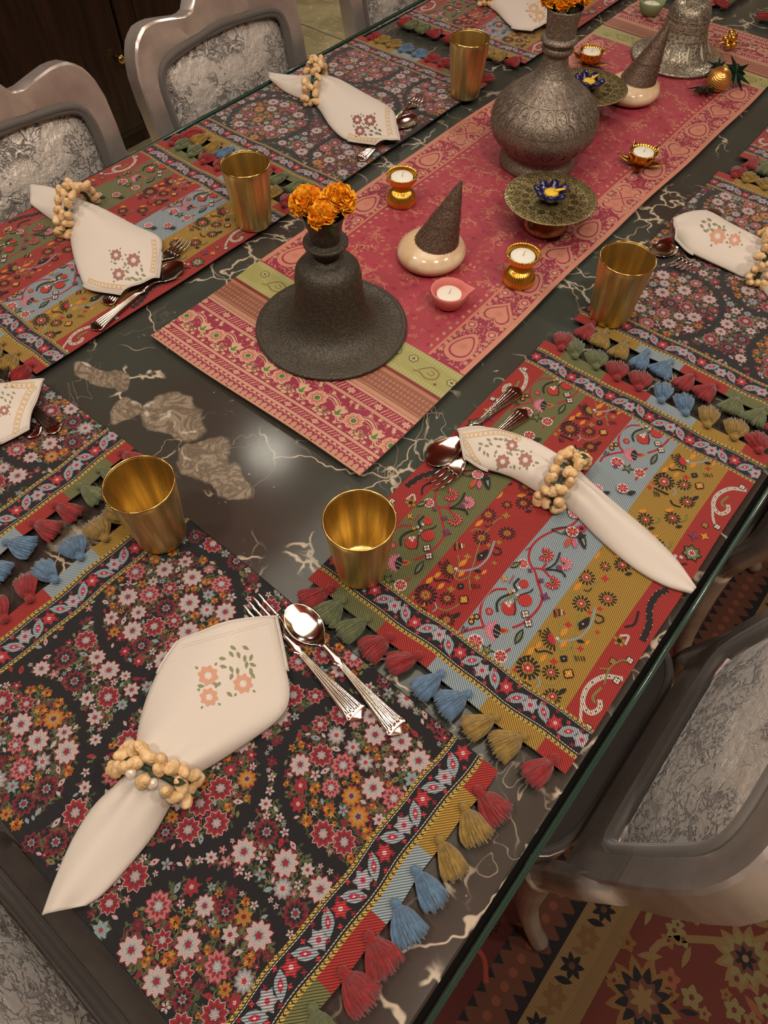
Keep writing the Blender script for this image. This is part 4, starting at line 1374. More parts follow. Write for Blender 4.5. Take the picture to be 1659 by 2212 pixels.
# chased ornament: thin raised pieces laid on the turned surface
def chase(profile, items, mat, parent, axis=None, lift=.0004, name='chased_ornament'):
    P = [np.array(q, float) for q in profile]
    S = [0.0]
    for i in range(1, len(P)): S.append(S[-1] + np.linalg.norm(P[i] - P[i - 1]))
    def at(s):
        s = max(0.0, min(S[-1] - 1e-9, s)); i = max(k for k in range(len(S) - 1) if S[k] <= s)
        f = (s - S[i]) / (S[i + 1] - S[i] + 1e-12); q = P[i] + (P[i + 1] - P[i]) * f; t = P[i + 1] - P[i]; t = t / (np.linalg.norm(t) + 1e-12)
        return q, np.array([t[1], -t[0]])
    p = Pat(None, .00005)
    def ring_items(s0, n, fn, phase=0.0):
        r = at(s0)[0][0]
        for k in range(n):
            a0 = 2 * PI * (k + phase) / n
            p.T = lambda q, a0=a0, r=r: (a0 + q[0] / r, s0 + q[1])
            fn(p, k)
        p.T = None
    def band(s0, w, n=96):
        for k in range(n): p.poly([(2 * PI * k / n, s0), (2 * PI * (k + 1) / n, s0), (2 * PI * (k + 1) / n, s0 + w), (2 * PI * k / n, s0 + w)], (1, 1, 1))
    items(ring_items, band, S[-1])
    def wp(q):
        c, nn = at(q[1]); nn = nn * (-1 if nn[0] < 0 and abs(nn[0]) > abs(nn[1]) else 1)
        if abs(nn[1]) >= abs(nn[0]) and nn[1] < 0: nn = -nn
        r = c[0] + nn[0] * (lift + q[2]); z = c[1] + nn[1] * (lift + q[2])
        ox, oy = axis(z) if axis else (0, 0)
        return (ox + r * math.cos(q[0]), oy + r * math.sin(q[0]), z)
    me = p.mesh(name, 0.0, wp)
    link(name, me, MAT[mat], parent)
W_ = (1, 1, 1)
def m_flower(r, k=7): return lambda p, i: (p.petals((0, 0), r, k, r * .5, W_, r * .3), p.ring((0, 0), r * .10, r * .24, W_, 7))
def m_scroll(L): return lambda p, i: (p.line([(-L, -L * .5), (-L * .3, L * .35), (L * .4, -L * .2), (L, L * .5)], L * .10, W_, 12), p.leaf((-L * .4, L * .1), (-L * .9, L * .7), L * .3, W_), p.leaf((L * .3, -L * .1), (L * .8, -L * .7), L * .3, W_), p.leaf((0, 0), (L * .1, L * .8), L * .28, W_), p.leaf((-L * .1, 0), (-L * .2, -L * .8), L * .28, W_))
def m_tri(w, h): return lambda p, i: (p.line([(-w, 0), (0, h)], w * .22, W_), p.line([(w, 0), (0, h)], w * .22, W_), p.leaf((0, h * .12), (0, h * .75), w * .6, W_))
def m_arch(w, h): return lambda p, i: (p.line([(-w, 0), (-w * .85, h * .6), (0, h), (w * .85, h * .6), (w, 0)], w * .20, W_, 14), p.petals((0, h * .4), w * .55, 5, w * .26, W_))
def m_panel(w, h): return lambda p, i: (p.leaf((0, 0), (0, h), w * 1.2, W_) if i % 2 else (p.line([(-w * .5, 0), (w * .3, h * .3), (-w * .3, h * .6), (w * .4, h)], w * .3, W_, 14), p.disc((w * .3, h * .1), w * .25, W_, 7), p.disc((-w * .4, h * .8), w * .25, W_, 7)))
pv1 = [tuple(q) for q in spline(body[4:], 70)]
def it1(ring, band, S):
    band(.0015, .0010); band(.0235, .0008)
    ring(.0120, 20, m_flower(.0075)); ring(.0120, 20, m_scroll(.0078), .5)
    ring(.0270, 34, m_tri(.0050, .0135)); ring(.0930, 26, m_tri(.0046, -.0130)); band(.0955, .0008)
    ring(.1080, 18, m_scroll(.0070)); ring(.1240, 20, m_flower(.0042, 6)); band(.1330, .0008)
chase(pv1, it1, 'bronze_relief', v1)
def it2(ring, band, S):
    ring(.098, 22, m_arch(.0105, .020)); ring(.120, 22, m_arch(.0088, .018), .5); ring(.070, 24, m_scroll(.0095)); ring(.048, 24, m_tri(.0080, .016)); band(.140, .0010); ring(.150, 18, m_arch(.0060, .020)); band(.0960, .0010); band(.185, .0008)
chase([tuple(q) for q in b2], it2, 'copper_relief', v2, None, .0018)
def it3(ring, band, S):
    band(.0040, .0010); ring(.0120, 30, m_scroll(.0050)); band(.0205, .0010); ring(.0250, 22, m_panel(.0080, .034)); band(.0640, .0012); ring(.0700, 24, m_flower(.0040, 6)); band(.0790, .0010); ring(.0860, 22, m_flower(.0052, 4)); ring(.0860, 22, m_tri(.003, .006), .5); band(.0960, .0010)
chase([tuple(q) for q in spline(b3[4:], 70)], it3, 'pewter_relief', v3)

# marigold blossoms
def marigold_mesh(seed):
    rng = random.Random(seed)
    mb = MB()
    n = 230
    for i in range(n):
        f = (i + .5) / n
        th = math.acos(1 - f * 1.18)            # from the crown down past the side
        ph = i * 2.39996
        d = Vector((math.sin(th) * math.cos(ph), math.sin(th) * math.sin(ph), math.cos(th)))
        e = Vector((-math.sin(ph), math.cos(ph), 0)); g = d.cross(e)
        R0 = .0055 + .0015 * f; L = .0150 + rng.uniform(-.0018, .0022)
        w = .0046 + .0030 * f
        tw = rng.uniform(-.9, .9); e, g = e * math.cos(tw) + g * math.sin(tw), g * math.cos(tw) - e * math.sin(tw)
        vs = []
        for k, s in enumerate((0.0, .5, .82, 1.0)):
            c = d * (R0 + (L - R0) * s) + g * (.0016 * s * s)
            ww = w * (.35 + .65 * s)
            for j in range(5):
                t = j / 2 - 1
                ruf = .0014 * s * math.sin(t * 5 + rng.uniform(0, 6)) if k else 0
                vs.append(c + e * (ww * t) + g * (ruf + .0012 * t * t) + d * (ruf * .5 - .0010 * abs(t) * s))
        fs = [(k * 5 + j, k * 5 + j + 1, (k + 1) * 5 + j + 1, (k + 1) * 5 + j) for k in range(3) for j in range(4)]
        mb.add(vs, fs, True)
    return mb.mesh('petals')
MG = [marigold_mesh(1), marigold_mesh(2)]
CALYX = MB().lathe([(.0005, -.020), (.0030, -.018), (.0060, -.008), (.0075, .000), (.0050, .006), (.0001, .007)], 12).mesh('calyx')
def marigold(loc, rot, s, k, label, group):
    t = thing('marigold', loc, 0, label, 'flower', group)
    t.rotation_euler = rot; t.scale = (s, s, s)
    link('petals', MG[k % 2], MAT['marigold'], t); link('calyx', CALYX, MAT['calyx_green'], t)
R1 = Vector((ROT[0][0], ROT[0][1], 0)).normalized(); R2 = Vector((-R1.y, R1.x, 0))
bx_, by_ = -.0066, .6952
for k, (a, b, h, s, tx, lb) in enumerate([(-.0190, .004, .188, 1.32, (.25, -.35, 0), 'orange marigold blossom in the blackened vase, toward the striped mat'),
                                          (.0185, .006, .190, 1.32, (.1, .4, 1), 'orange marigold blossom in the blackened vase, toward the cone ornament'),
                                          (.0020, -.0155, .182, 1.22, (-.5, .1, 2), 'orange marigold blossom in the blackened vase, drooping over the cup front')]):
    p_ = Vector((bx_, by_, ZR + h)) + R1 * a + R2 * b
    marigold(p_, tx, s, k, lb, 'marigolds in the blackened vase')
for k, (a, b, h, s, tx) in enumerate([(-.0185, .004, .2470, 1.2, (.2, -.35, 0)), (.0180, .006, .2490, 1.2, (.1, .4, 1)), (.001, -.012, .2470, 1.15, (-.45, .1, 2))]):
    p_ = Vector((-.0120, 1.2430, ZR + h)) + R1 * a + R2 * b
    marigold(p_, tx, s, k + 1, 'orange marigold blossom in the tall copper vase, ' + ('toward the silver chairs', 'toward the gold bauble', 'leaning to the footed plate')[k], 'marigolds in the copper vase')

# cone on a lacquered cushion: leaning embossed cone
def cone_ornament(x, y, label):
    t = thing('cone_ornament', (x, y, ZR), 0, label, 'ornament', 'copper cones on cream bases')
    MB().lathe([(.0001, .0), (.040, .0), (.049, .005), (.0525, .013), (.0515, .020), (.046, .027), (.037, .033), (.028, .036), (.0001, .036)], 64,
               axis=lambda z: (R1.x * z * .18, R1.y * z * .18)).build('cream_base', MAT['cream_lacquer'], t)
    lean = .30
    rows = []
    H = .108
    for k in range(30):
        s = k / 29
        r = .0355 * (1 - s) ** .92 + .0004
        if k in (0, 1): r += .0010
        r *= 1 + (.035 * math.exp(-((s - .42) / .02) ** 2)) + .02 * math.exp(-((s - .68) / .02) ** 2)
        rows.append((r, .024 + H * s))
    def itc(ring, band, S):
        ring(.004, 22, m_arch(.0046, .012)); band(.020, .0010); ring(.030, 9, m_scroll(.0095)); band(.046, .0010); ring(.056, 8, m_scroll(.0070)); band(.074, .0008)
    chase(rows, itc, 'cone_relief', t, lambda z: (R1.x * (.006 + (z - .024) * lean) - R2.x * .002, R1.y * (.006 + (z - .024) * lean) - R2.y * .002), .0012)
    MB().lathe(rows, 64, rfun=lambda a, z, k: 1 + (.035 * abs(math.sin(a * 14 + z * 120)) if k < 6 else .008 * math.sin(a * 9 + z * 200)),
               axis=lambda z: (R1.x * (.006 + (z - .024) * lean) - R2.x * .002, R1.y * (.006 + (z - .024) * lean) - R2.y * .002)).build('embossed_cone', MAT['embossed_copper_cone'], t)
cone_ornament(.007, .9063, 'embossed brown cone on a cream base beside the pink candle dish')
cone_ornament(.0030, 1.5480, 'embossed brown cone on a cream base beside the silvery bell vase')

# footed plates
def plate_stand(x, y, label, zt=.050):
    t = thing('footed_plate', (x, y, ZR), 0, label, 'plate', 'footed plates on the runner')
    MB().lathe([(.0001, .0), (.0320, .0), (.0345, .002), (.0345, .006), (.0300, .012), (.0220, .021), (.0150, .030), (.0120, .038), (.0125, .044), (.018, .047), (.0001, .0472)], 56).build('foot', MAT['polished_copper_foot'], t)
    MB().lathe([(.0001, .0472), (.030, .0468), (.056, .0475), (.0715, .0500), (.0722, .0510), (.0712, .0518), (.056, .0493), (.030, .0482), (.0001, .0480)], 80).build('dish', MAT['engraved_brass_plate'], t)
    def itp(ring, band, S):
        ring(.0085, 26, m_scroll(.0062)); ring(.0200, 16, m_scroll(.0078)); ring(.0330, 14, m_flower(.0068, 7)); band(.0022, .0006); band(.0420, .0006)
    chase([(.0708, .0518), (.056, .0494), (.030, .0483), (.004, .0481)], itp, 'brass_relief', t, None, .0003)
    return (x, y, ZR + .0490)
p1 = plate_stand(.1005, 1.0890, 'engraved brass footed plate beside a ridged gold candle holder')
p2 = plate_stand(-.0330, 1.4330, 'engraved brass footed plate behind the tall copper vase')

# blue lotus candle
def lotus_diya(p, label, rz):
    t = thing('lotus_lamp', p, rz, label, 'oil lamp', 'blue glazed lotus lamps')
    MB().lathe([(.0001, .0), (.013, .0), (.0175, .004), (.0190, .009), (.0175, .0125), (.0155, .0110), (.0120, .007), (.0001, .006)], 32).build('bowl', MAT['cobalt_glaze'], t)
    for k in range(7):
        a = .45 + k * 2 * PI / 7.6
        d = Vector((math.cos(a), math.sin(a), 0))
        pts = [d * .010 + Vector((0, 0, .005)), d * .0165 + Vector((0, 0, .0085)), d * .0215 + Vector((0, 0, .0125)), d * .0250 + Vector((0, 0, .0160)), d * .0262 + Vector((0, 0, .0180))]
        MB().tube(pts, [.0070, .0080, .0074, .0056, .0030], 10, flat=.7).build('petal', MAT['cobalt_glaze'], t)
    MB().lathe([(.0001, .0085), (.0100, .0090), (.0118, .0110), (.0090, .0132), (.0001, .0140)], 24).build('wax', MAT['yellow_wax'], t)
    MB().tube([(.004, .0, .0125), (.012, .001, .0150), (.018, .001, .0165), (.021, .002, .0160)], [.0034, .0024, .0017, .0010], 8).build('wick', MAT['yellow_wax'], t)
lotus_diya(p1, 'blue glazed lotus lamp on the plate beside the ridged gold candle', .62)
lotus_diya(p2, 'blue glazed lotus lamp on the plate behind the copper vase', 1.2)

# tealights
def tealight(x, y, z, label, r=.0185, h=.012, group='white tealight candles'):
    t = thing('tealight_candle', (x, y, z), 0, label, 'candle', group)
    MB().lathe([(.0001, .0), (r, .0), (r, h - .001), (r - .0010, h), (.003, h - .0003), (.0001, h - .0008)], 36).build('wax', MAT['white_wax'], t)
    MB().tube([(0, 0, h - .001), (.0008, .0004, h + .004), (.0022, .001, h + .0085)], .0007, 6).build('wick', MAT['wick'], t)
def ridge(n, amp): return lambda a, z, k: 1 + amp * (abs(math.sin(a * n / 2)) - .6)
def ridged_holder(x, y, label, lc):
    t = thing('ridged_candle_holder', (x, y, ZR), 0, label, 'candle holder', 'ridged gold candle holders')
    out = spline([(.0225, .0), (.0238, .004), (.0230, .011), (.0190, .018), (.0125, .0235), (.0120, .0265), (.0165, .0315), (.0215, .0385), (.0250, .0490)], 36)
    inn = spline([(.0240, .0490), (.0205, .0420), (.0190, .0375)], 8)
    MB().lathe([(.0001, .0)] + [tuple(q) for q in out] + [tuple(q) for q in inn] + [(.0001, .0372)], 288, rfun=ridge(36, .085)).build('body', MAT['gold_foil'], t)
    tealight(x, y, ZR + .0374, lc, .0183, .0078)
ridged_holder(-.1195, .9960, 'hourglass ridged gold candle holder by the floral mat edge', 'white tealight in the ridged gold holder by the floral mat')
ridged_holder(.1425, .9495, 'hourglass ridged gold candle holder beside the footed plate', 'white tealight in the ridged gold holder beside the footed plate')

def petal_strip(base, d, L, w, rise, curl, n=7):
    e = Vector((-d.y, d.x, 0))
    vs = []
    for k in range(n + 1):
        s = k / n
        c = base + d * (L * s) + Vector((0, 0, rise * s + curl * s * s))
        ww = w * math.sin(PI * (.12 + .88 * s) ** .8) if s < 1 else 0
        for t in (-1, -.5, 0, .5, 1):
            vs.append(c + e * (ww * t) + Vector((0, 0, .0022 * abs(t) * (1 - s))))
    fs = [(k * 5 + j, k * 5 + j + 1, (k + 1) * 5 + j + 1, (k + 1) * 5 + j) for k in range(n) for j in range(4)]
    return vs, fs
def lotus_holder(x, y, rz, label, lc):
    t = thing('lotus_candle_holder', (x, y, ZR), rz, label, 'candle holder', 'gold lotus candle holders')
    MB().lathe([(.0001, .0042), (.012, .0042), (.0170, .008), (.0200, .015), (.0222, .0235), (.0235, .0270), (.0222, .0268), (.0190, .0200), (.0186, .0170), (.0001, .0166)], 208, rfun=ridge(26, .08)).build('cup', MAT['lotus_gold'], t)
    for k in range(8):
        a = k * PI / 4
        d = Vector((math.cos(a), math.sin(a), 0))
        low = k % 2 == 0
        vs, fs = petal_strip(Vector((0, 0, .003)) + d * .006, d, .037 if low else .026, .0092 if low else .0085, .004 if low else .014, .006 if low else .014)
        o = MB().add(vs, fs).build('petal', MAT['lotus_gold'], t)
        m = o.modifiers.new('thick', 'SOLIDIFY'); m.thickness = .0010
    tealight(x, y, ZR + .0168, lc, .0178, .0085)
lotus_holder(.1340, 1.3480, .3, 'gold lotus candle holder on the open stretch of brocade border', 'white tealight in the gold lotus by the brocade border')
lotus_holder(-.1230, 1.6150, .0, 'gold lotus candle holder behind the copper vase neck', 'white tealight in the gold lotus behind the copper vase')

def clay_dish(x, y, rz, mat, label, lc, r=.0272, h=.027):
    t = thing('clay_candle_dish', (x, y, ZR), rz, label, 'candle dish')
    def sp(a, z, k):
        a = (a + PI) % (2 * PI) - PI
        w = max(0.0, 1 - abs(a) / .55)
        return 1 + (.42 * w * w * max(0, (z / h - .35) / .65))
    MB().lathe([(.0001, .0), (.0155, .0), (.0190, .003), (.0240, .012), (.0268, .020), (r, h - .002), (r - .0008, h), (r - .0026, h - .001), (.0225, .017), (.0195, .0105), (.0001, .0095)], 72, rfun=sp).build('dish', MAT[mat], t)
    tealight(x, y, ZR + .0097, lc, .0182, .0100)
clay_dish(.0925, .8400, math.atan2(R1.y, R1.x) + .05, 'pink_clay', 'pink clay candle dish with a pouring lip', 'white tealight in the pink clay dish')
clay_dish(-.1400, 1.9080, math.atan2(R1.y, R1.x) + .3, 'green_clay', 'pale green clay candle dish at the runner end', 'white tealight in the green clay dish')

# gold bauble with glitter leaves, and a spray of gold beads
def maple(sz):
    P = []
    for i in range(22):
        a = 2 * PI * i / 22
        r = sz * (1.0 if i % 4 == 0 else (.42 if i % 2 else .62))
        P.append((r * math.cos(a), r * math.sin(a)))
    return P
def leaf_mesh(sz, seed):
    rng = random.Random(seed); P = maple(sz); n = len(P)
    vs = [(0, 0, .002)] + [(a, b, .004 * math.sin(3 * i) - .002) for i, (a, b) in enumerate(P)] + [(0, 0, .0008)] + [(a, b, .004 * math.sin(3 * i) - .003) for i, (a, b) in enumerate(P)]
    fs = [(0, 1 + i, 1 + (i + 1) % n) for i in range(n)] + [(n + 1, n + 2 + (i + 1) % n, n + 2 + i) for i in range(n)] + [(1 + i, n + 2 + i, n + 2 + (i + 1) % n, 1 + (i + 1) % n) for i in range(n)]
    return MB().add(vs, fs, False).mesh('leaf')
bau = thing('gold_bauble', (.1150, 1.6860, ZR), 0, 'gold thread bauble with dark green glitter leaves on the brocade', 'ornament')
br = [(max(.0002, .0215 * math.sin(PI * k / 90) * (1 + .035 * (1 if k % 5 < 3 else -1))), .0215 - .0215 * math.cos(PI * k / 90)) for k in range(91)]
o = MB().lathe(br, 40).build('ball', MAT['gold_thread'], bau); o.location = (0, .0195 * .5, .001); o.rotation_euler = (.5, .3, 0)
link('leaf', leaf_mesh(.038, 1), MAT['glitter_green'], bau, (.022, .034, .024), (.5, .4, .3))
link('leaf', leaf_mesh(.034, 2), MAT['glitter_green'], bau, (-.004, -.036, .0135), (-.25, .1, 1.0))
link('leaf', leaf_mesh(.026, 3), MAT['glitter_green'], bau, (-.014, .036, .022), (.2, -.5, 2.0))
MB().tube([(-.026, .020, .004), (-.018, .014, .010), (-.008, .008, .014)], .0012, 6).build('gold_wire', MAT['gold_thread'], bau)
spr = thing('gold_bead_spray', (.060, 1.8700, ZR), 0, 'spray of small gold beads behind the silvery bell vase', 'ornament')
rg = random.Random(4)
for k in range(12):
    a = rg.uniform(0, 6.28); r_ = rg.uniform(0, .020)
    MB().ball((0, 0, 0), rg.uniform(.005, .0075), 10, 7).build('bead', MAT['gold_foil'], spr, (r_ * math.cos(a), r_ * math.sin(a) * 1.3, .006 + rg.uniform(0, .018)))
MB().tube([(-.02, -.02, .004), (0, 0, .012), (.02, .02, .006)], .0016, 6).build('stem', MAT['gold_thread'], spr)
# ------------------------------------------------------------------ cutlery
def loft(stations, nt, zf):
    """stations: (x, halfwidth, z); zf(x, t, w) extra height"""
    mb = MB()
    m = len(stations)
    vs = []
    for (x, w, z, th) in stations:
        for j in range(nt + 1):
            t = j / nt * 2 - 1
            vs.append((x, w * t, z + zf(x, t, w)))
        for j in range(nt, -1, -1):
            t = j / nt * 2 - 1
            vs.append((x, w * t, z + zf(x, t, w) * .6 - th))
    n = 2 * (nt + 1)
    fs = []
    for k in range(m - 1):
        for j in range(n):
            j2 = (j + 1) % n
            fs.append((k * n + j, (k + 1) * n + j, (k + 1) * n + j2, k * n + j2))
    fs.append(tuple(range(n))); fs.append(tuple((m - 1) * n + j for j in range(n))[::-1])
    return mb.add(vs, fs, True)
def handle_mesh():
    st = [(.0, .0032, .0022, .0016), (.002, .0062, .0024, .0018), (.0065, .0108, .0028, .0020), (.0085, .0112, .0030, .0020), (.020, .0098, .0036, .0020), (.040, .0072, .0042, .0021),
          (.060, .0052, .0048, .0022), (.080, .0038, .0054, .0024), (.092, .0034, .0060, .0024), (.096, .0048, .0062, .0024), (.099, .0052, .0063, .0024), (.103, .0040, .0064, .0024), (.112, .0030, .0066, .0024), (.122, .0029, .0060, .0022)]
    P = spline(st, 60)
    def zf(x, t, w):
        g = 0.0
        if .009 < x < .092:
            f = min(1, (x - .009) / .004) * min(1, (.092 - x) / .01)
            g = .0006 * f * math.cos(t * PI * 5.0)
        return g + .0008 * (1 - t * t)
    return loft([tuple(q) for q in P], 24, zf).mesh('handle')
HANDLE = handle_mesh()
def bowl_mesh():
    st = [(.120, .0030, .0062, .0018), (.126, .0062, .0058, .0012), (.133, .0120, .0050, .0010), (.143, .0172, .0045, .0009), (.153, .0188, .0045, .0009), (.164, .0172, .0047, .0009), (.173, .0122, .0050, .0009), (.1785, .0060, .0053, .0009), (.1802, .0008, .0054, .0009)]
    P = [tuple(q) for q in spline(st, 34)]
    def zf(x, t, w):
        d = .0052 * math.sin(PI * min(1, max(0, (x - .122) / .058)))
        return -d * (1 - t * t) * .75
    return loft(P, 20, zf).mesh('bowl')
BOWL = bowl_mesh()
def fork_head():
    st = [(.118, .0030, .0060, .0020), (.124, .0052, .0052, .0018), (.131, .0098, .0042, .0016), (.138, .0118, .0036, .0014), (.143, .0120, .0034, .0013)]
    return loft([tuple(q) for q in spline(st, 16)], 10, lambda x, t, w: -.0010 * (1 - t * t)).mesh('fork_head')
HEAD = fork_head()
def tine_mesh():
    st = [(.141, .0019, .0035, .0014), (.150, .0017, .0032, .0014), (.163, .0015, .0044, .0013), (.172, .0011, .0066, .0011), (.1755, .0005, .0076, .0008)]
    return loft([tuple(q) for q in spline(st, 12)], 4, lambda x, t, w: .0003 * (1 - t * t)).mesh('tine')
TINE = tine_mesh()
ZM = ZT + .0032
def cutlery(kind, h, e, label, dz=0.0, L=.18):
    a = px(h[0], h[1], ZM + .003); b = px(e[0], e[1], ZM + .004)
    d = b - a
    if L is None: L = d.length
    t = thing(kind, (a.x, a.y, ZM + .0004 + dz), math.atan2(d.y, d.x), label, kind, kind + 's laid on the placemats')
    s = L / .18; t.scale = (s, s, s)
    link('handle', HANDLE, MAT['silver_cutlery'], t)
    if kind == 'spoon':
        link('bowl', BOWL, MAT['silver_cutlery'], t)
    else:
        link('fork_head', HEAD, MAT['silver_cutlery'], t)
        for k in range(4): link('tine', TINE, MAT['silver_cutlery'], t, (0, (k - 1.5) * .0067, 0))
cutlery('spoon', (868, 1584), (630, 1318), 'silver spoon with a fluted handle, bowl up beside the pearl ringed napkin')
cutlery('fork', (780, 1552), (548, 1303), 'silver fork whose tines show beyond the pearl ringed napkin')
cutlery('spoon', (1122, 838), (957, 978), 'silver spoon whose bowl shows between striped mat napkin and the runner')
cutlery('fork', (1138, 886), (962, 1028), 'silver fork whose tines show below the napkin on the striped mat')
cutlery('spoon', (200, 711), (386, 572), 'silver spoon with long bare handle under the napkin near the marble patch')
cutlery('fork', (226, 656), (408, 518), 'silver fork reaching past the napkin near the blackened bell vase')
cutlery('spoon', (775, 345), (896, 248), 'silver spoon peeping from the napkin near the copper vase', L=.18)
cutlery('fork', (812, 290), (912, 208), 'silver fork above the spoon near the copper vase', L=.165)
cutlery('spoon', (1552, 452), (1425, 545), 'silver spoon under the rolled napkin on the floral mat by the runner')
cutlery('fork', (1590, 480), (1470, 570), 'silver fork hidden under the rolled napkin on the floral mat by the runner')
cutlery('spoon', (124, 932), (-8, 806), 'silver spoon with fluted handle end beside the bare marble patch')
cutlery('fork', (84, 938), (-60, 850), 'silver fork tucked under the napkin beside the bare marble patch')
cutlery('spoon', (1130, 62), (1266, 8), 'silver spoon behind the marigolds of the copper vase')
cutlery('fork', (1095, 38), (1210, -20), 'silver fork on the striped mat behind the copper vase')

# ------------------------------------------------------------------ napkins
def napkin(stations, ring_i, label, ring_label, pearls=False, fold_end=0, seed=0, hmax=.020, ring_h=.034):
    """stations: ((lx,ly),(rx,ry),height) photo readings of the two outlines at mat level"""
    rng = random.Random(seed)
    m_ = len(stations) - 1
    def lift(s):
        # the wide end lies over the cutlery
        d = s / max(1e-6, ring_i / m_) if fold_end == 1 else (1 - s) / max(1e-6, 1 - ring_i / m_)
        if not fold_end or d >= 1: return 0.0
        return .0080 * (1 - d * d * (3 - 2 * d))
    Lp = [px(s[0][0], s[0][1], ZM + .001 + lift(i / m_)) for i, s in enumerate(stations)]
    Rp = [px(s[1][0], s[1][1], ZM + .001 + lift(i / m_)) for i, s in enumerate(stations)]
    n = len(stations) * 7
    L = spline([tuple(p) for p in Lp], n); R_ = spline([tuple(p) for p in Rp], n); Hh = spline([(s[2],) for s in stations], n)
    c0 = sum((Vector(p) for p in L), Vector()) / n * .5 + sum((Vector(p) for p in R_), Vector()) / n * .5
    c0.z = ZM
    sr = ring_i / (len(stations) - 1)
    nt = 26
    def surf(k, t):
        s = k / (n - 1)
        a, b = Vector(L[k]), Vector(R_[k])
        u = (t + 1) / 2
        p = a.lerp(b, u)
        h = Hh[k][0]
        d = abs(s - sr)
        pl = math.exp(-(d / .16) ** 2)
        env = max(0.0, 1 - abs(t) ** 2.4)
        z = .0032 + h * env ** .8
        z += pl * .0038 * math.sin(t * 8.0 + 1.2 + 3 * (s - sr)) * env
        z += .0016 * math.sin(t * 3.1 + s * 9 + seed) * env
        if fold_end: # a soft diagonal fold
            z += .0012 * math.sin((t * 1.3 + s * 3.0) * 2.6 + seed) * env
        return Vector((p.x, p.y, ZM + z + lift(s)))
    vs = []
    for k in range(n):
        top = [surf(k, j / nt * 2 - 1) for j in range(nt + 1)]
        bot = []
        for j in range(nt, -1, -1):
            t = j / nt * 2 - 1
            q = top[j].copy()
            lf = lift(k / (n - 1))
            q.z = ZM + .0004 + lf + min(.0070, (q.z - lf - ZM) * .5) * (1 - abs(t) ** 6)
            bot.append(q)
        vs += [q - c0 for q in top + bot]
    m = 2 * (nt + 1)
    fs = []
    for k in range(n - 1):
        for j in range(m):
            j2 = (j + 1) % m
            fs.append((k * m + j, k * m + j2, (k + 1) * m + j2, (k + 1) * m + j))
    fs.append(tuple(range(m))[::-1]); fs.append(tuple((n - 1) * m + j for j in range(m)))
    t_ = thing('napkin', c0, 0, label, 'napkin', 'cream napkins in flower rings')
    o = MB().add(vs, fs).build('cloth', MAT['linen'], t_, weld=True)
    tree = BVHTree.FromPolygons([v + c0 for v in vs], fs)
    # hem edges of the folded layers at the wide end
    k_end = [0, 1, 2, 3, 4, 5, 6, 7, 8, 9, 10] if fold_end == 1 else ([n - 1 - i for i in range(11)] if fold_end == 2 else [])
    for lay in range(2 if fold_end else 0):
        mb = MB()
        e = [surf(k, -1) for k in reversed(k_end)] + [surf(k_end[0], j / nt * 2 - 1) for j in range(2, nt, 2)] + [surf(k, 1) for k in k_end]
        ctr = sum(e, Vector()) / len(e)
        P = []
        for q in e:
            d = (q - ctr); d.z = 0; d.normalize()
            P.append(q - c0 + d * (.0012 + .0012 * lay) + Vector((0, 0, -.0012 - .0014 * lay)))
        mb.tube(P, .0011, 6)
        mb.build('folded_hem', MAT['linen'], t_)
    # ring
    kr = int(round(sr * (n - 1)))
    a, b = Vector(L[kr]), Vector(R_[kr])
    mid = (a + b) / 2; mid.z = ZM
    ax = (b - a); ax.z = 0
    half = ax.length / 2 + .004
    rz = math.atan2(ax.y, ax.x)
    r_ = thing('napkin_ring', mid, rz, ring_label, 'napkin ring', 'flower napkin rings')
    band = []
    for i in range(28):
        th = 2 * PI * i / 28
        band.append((half * math.cos(th), 0, max(.0035, .006 + ring_h * .92 * math.sin(th))))
    MB().tube(band, .0030, 8, True).build('band', MAT['bud_leaf'], r_)
    nb = 11
    for i in range(nb):
        th = -.05 + (PI + .10) * i / (nb - 1)
        for row in (-1, 0, 1):
            if row == 0 and i % 2: continue
            if pearls and rng.random() < .22:
                yy = row * .010
                link('pearl', PEARL, MAT['pearl'], r_, ((half + .005) * math.cos(th), yy, .007 + (ring_h + .004) * math.sin(th)))
                continue
            th2 = th + row * .10 + rng.uniform(-.05, .05)
            rr = .006 + rng.uniform(-.0015, .0025)
            loc = ((half + rr) * math.cos(th2), row * .0098 + rng.uniform(-.003, .003), max(.0066, .006 + (ring_h + rr) * math.sin(th2)))
            o = link('bud', BUD[rng.randrange(2)], MAT['bud'], r_, loc)
            o.rotation_euler = (rng.uniform(-.7, .7) - row * .6, rng.uniform(-.6, .6) + math.cos(th2) * .8, rng.uniform(0, 6))
            s = rng.uniform(.84, 1.05); o.scale = (s, s, s)
        if i % 2 == 0:
            th2 = th + .14
            o = link('leaf', BLEAF, MAT['bud_leaf'], r_, ((half + .007) * math.cos(th2), rng.uniform(-.004, .004), .008 + (ring_h + .006) * max(0, math.sin(th2))))
            o.rotation_euler = (rng.uniform(-.6, .6), rng.uniform(-.6, .6), rng.uniform(0, 6))
    return t_, tree, c0

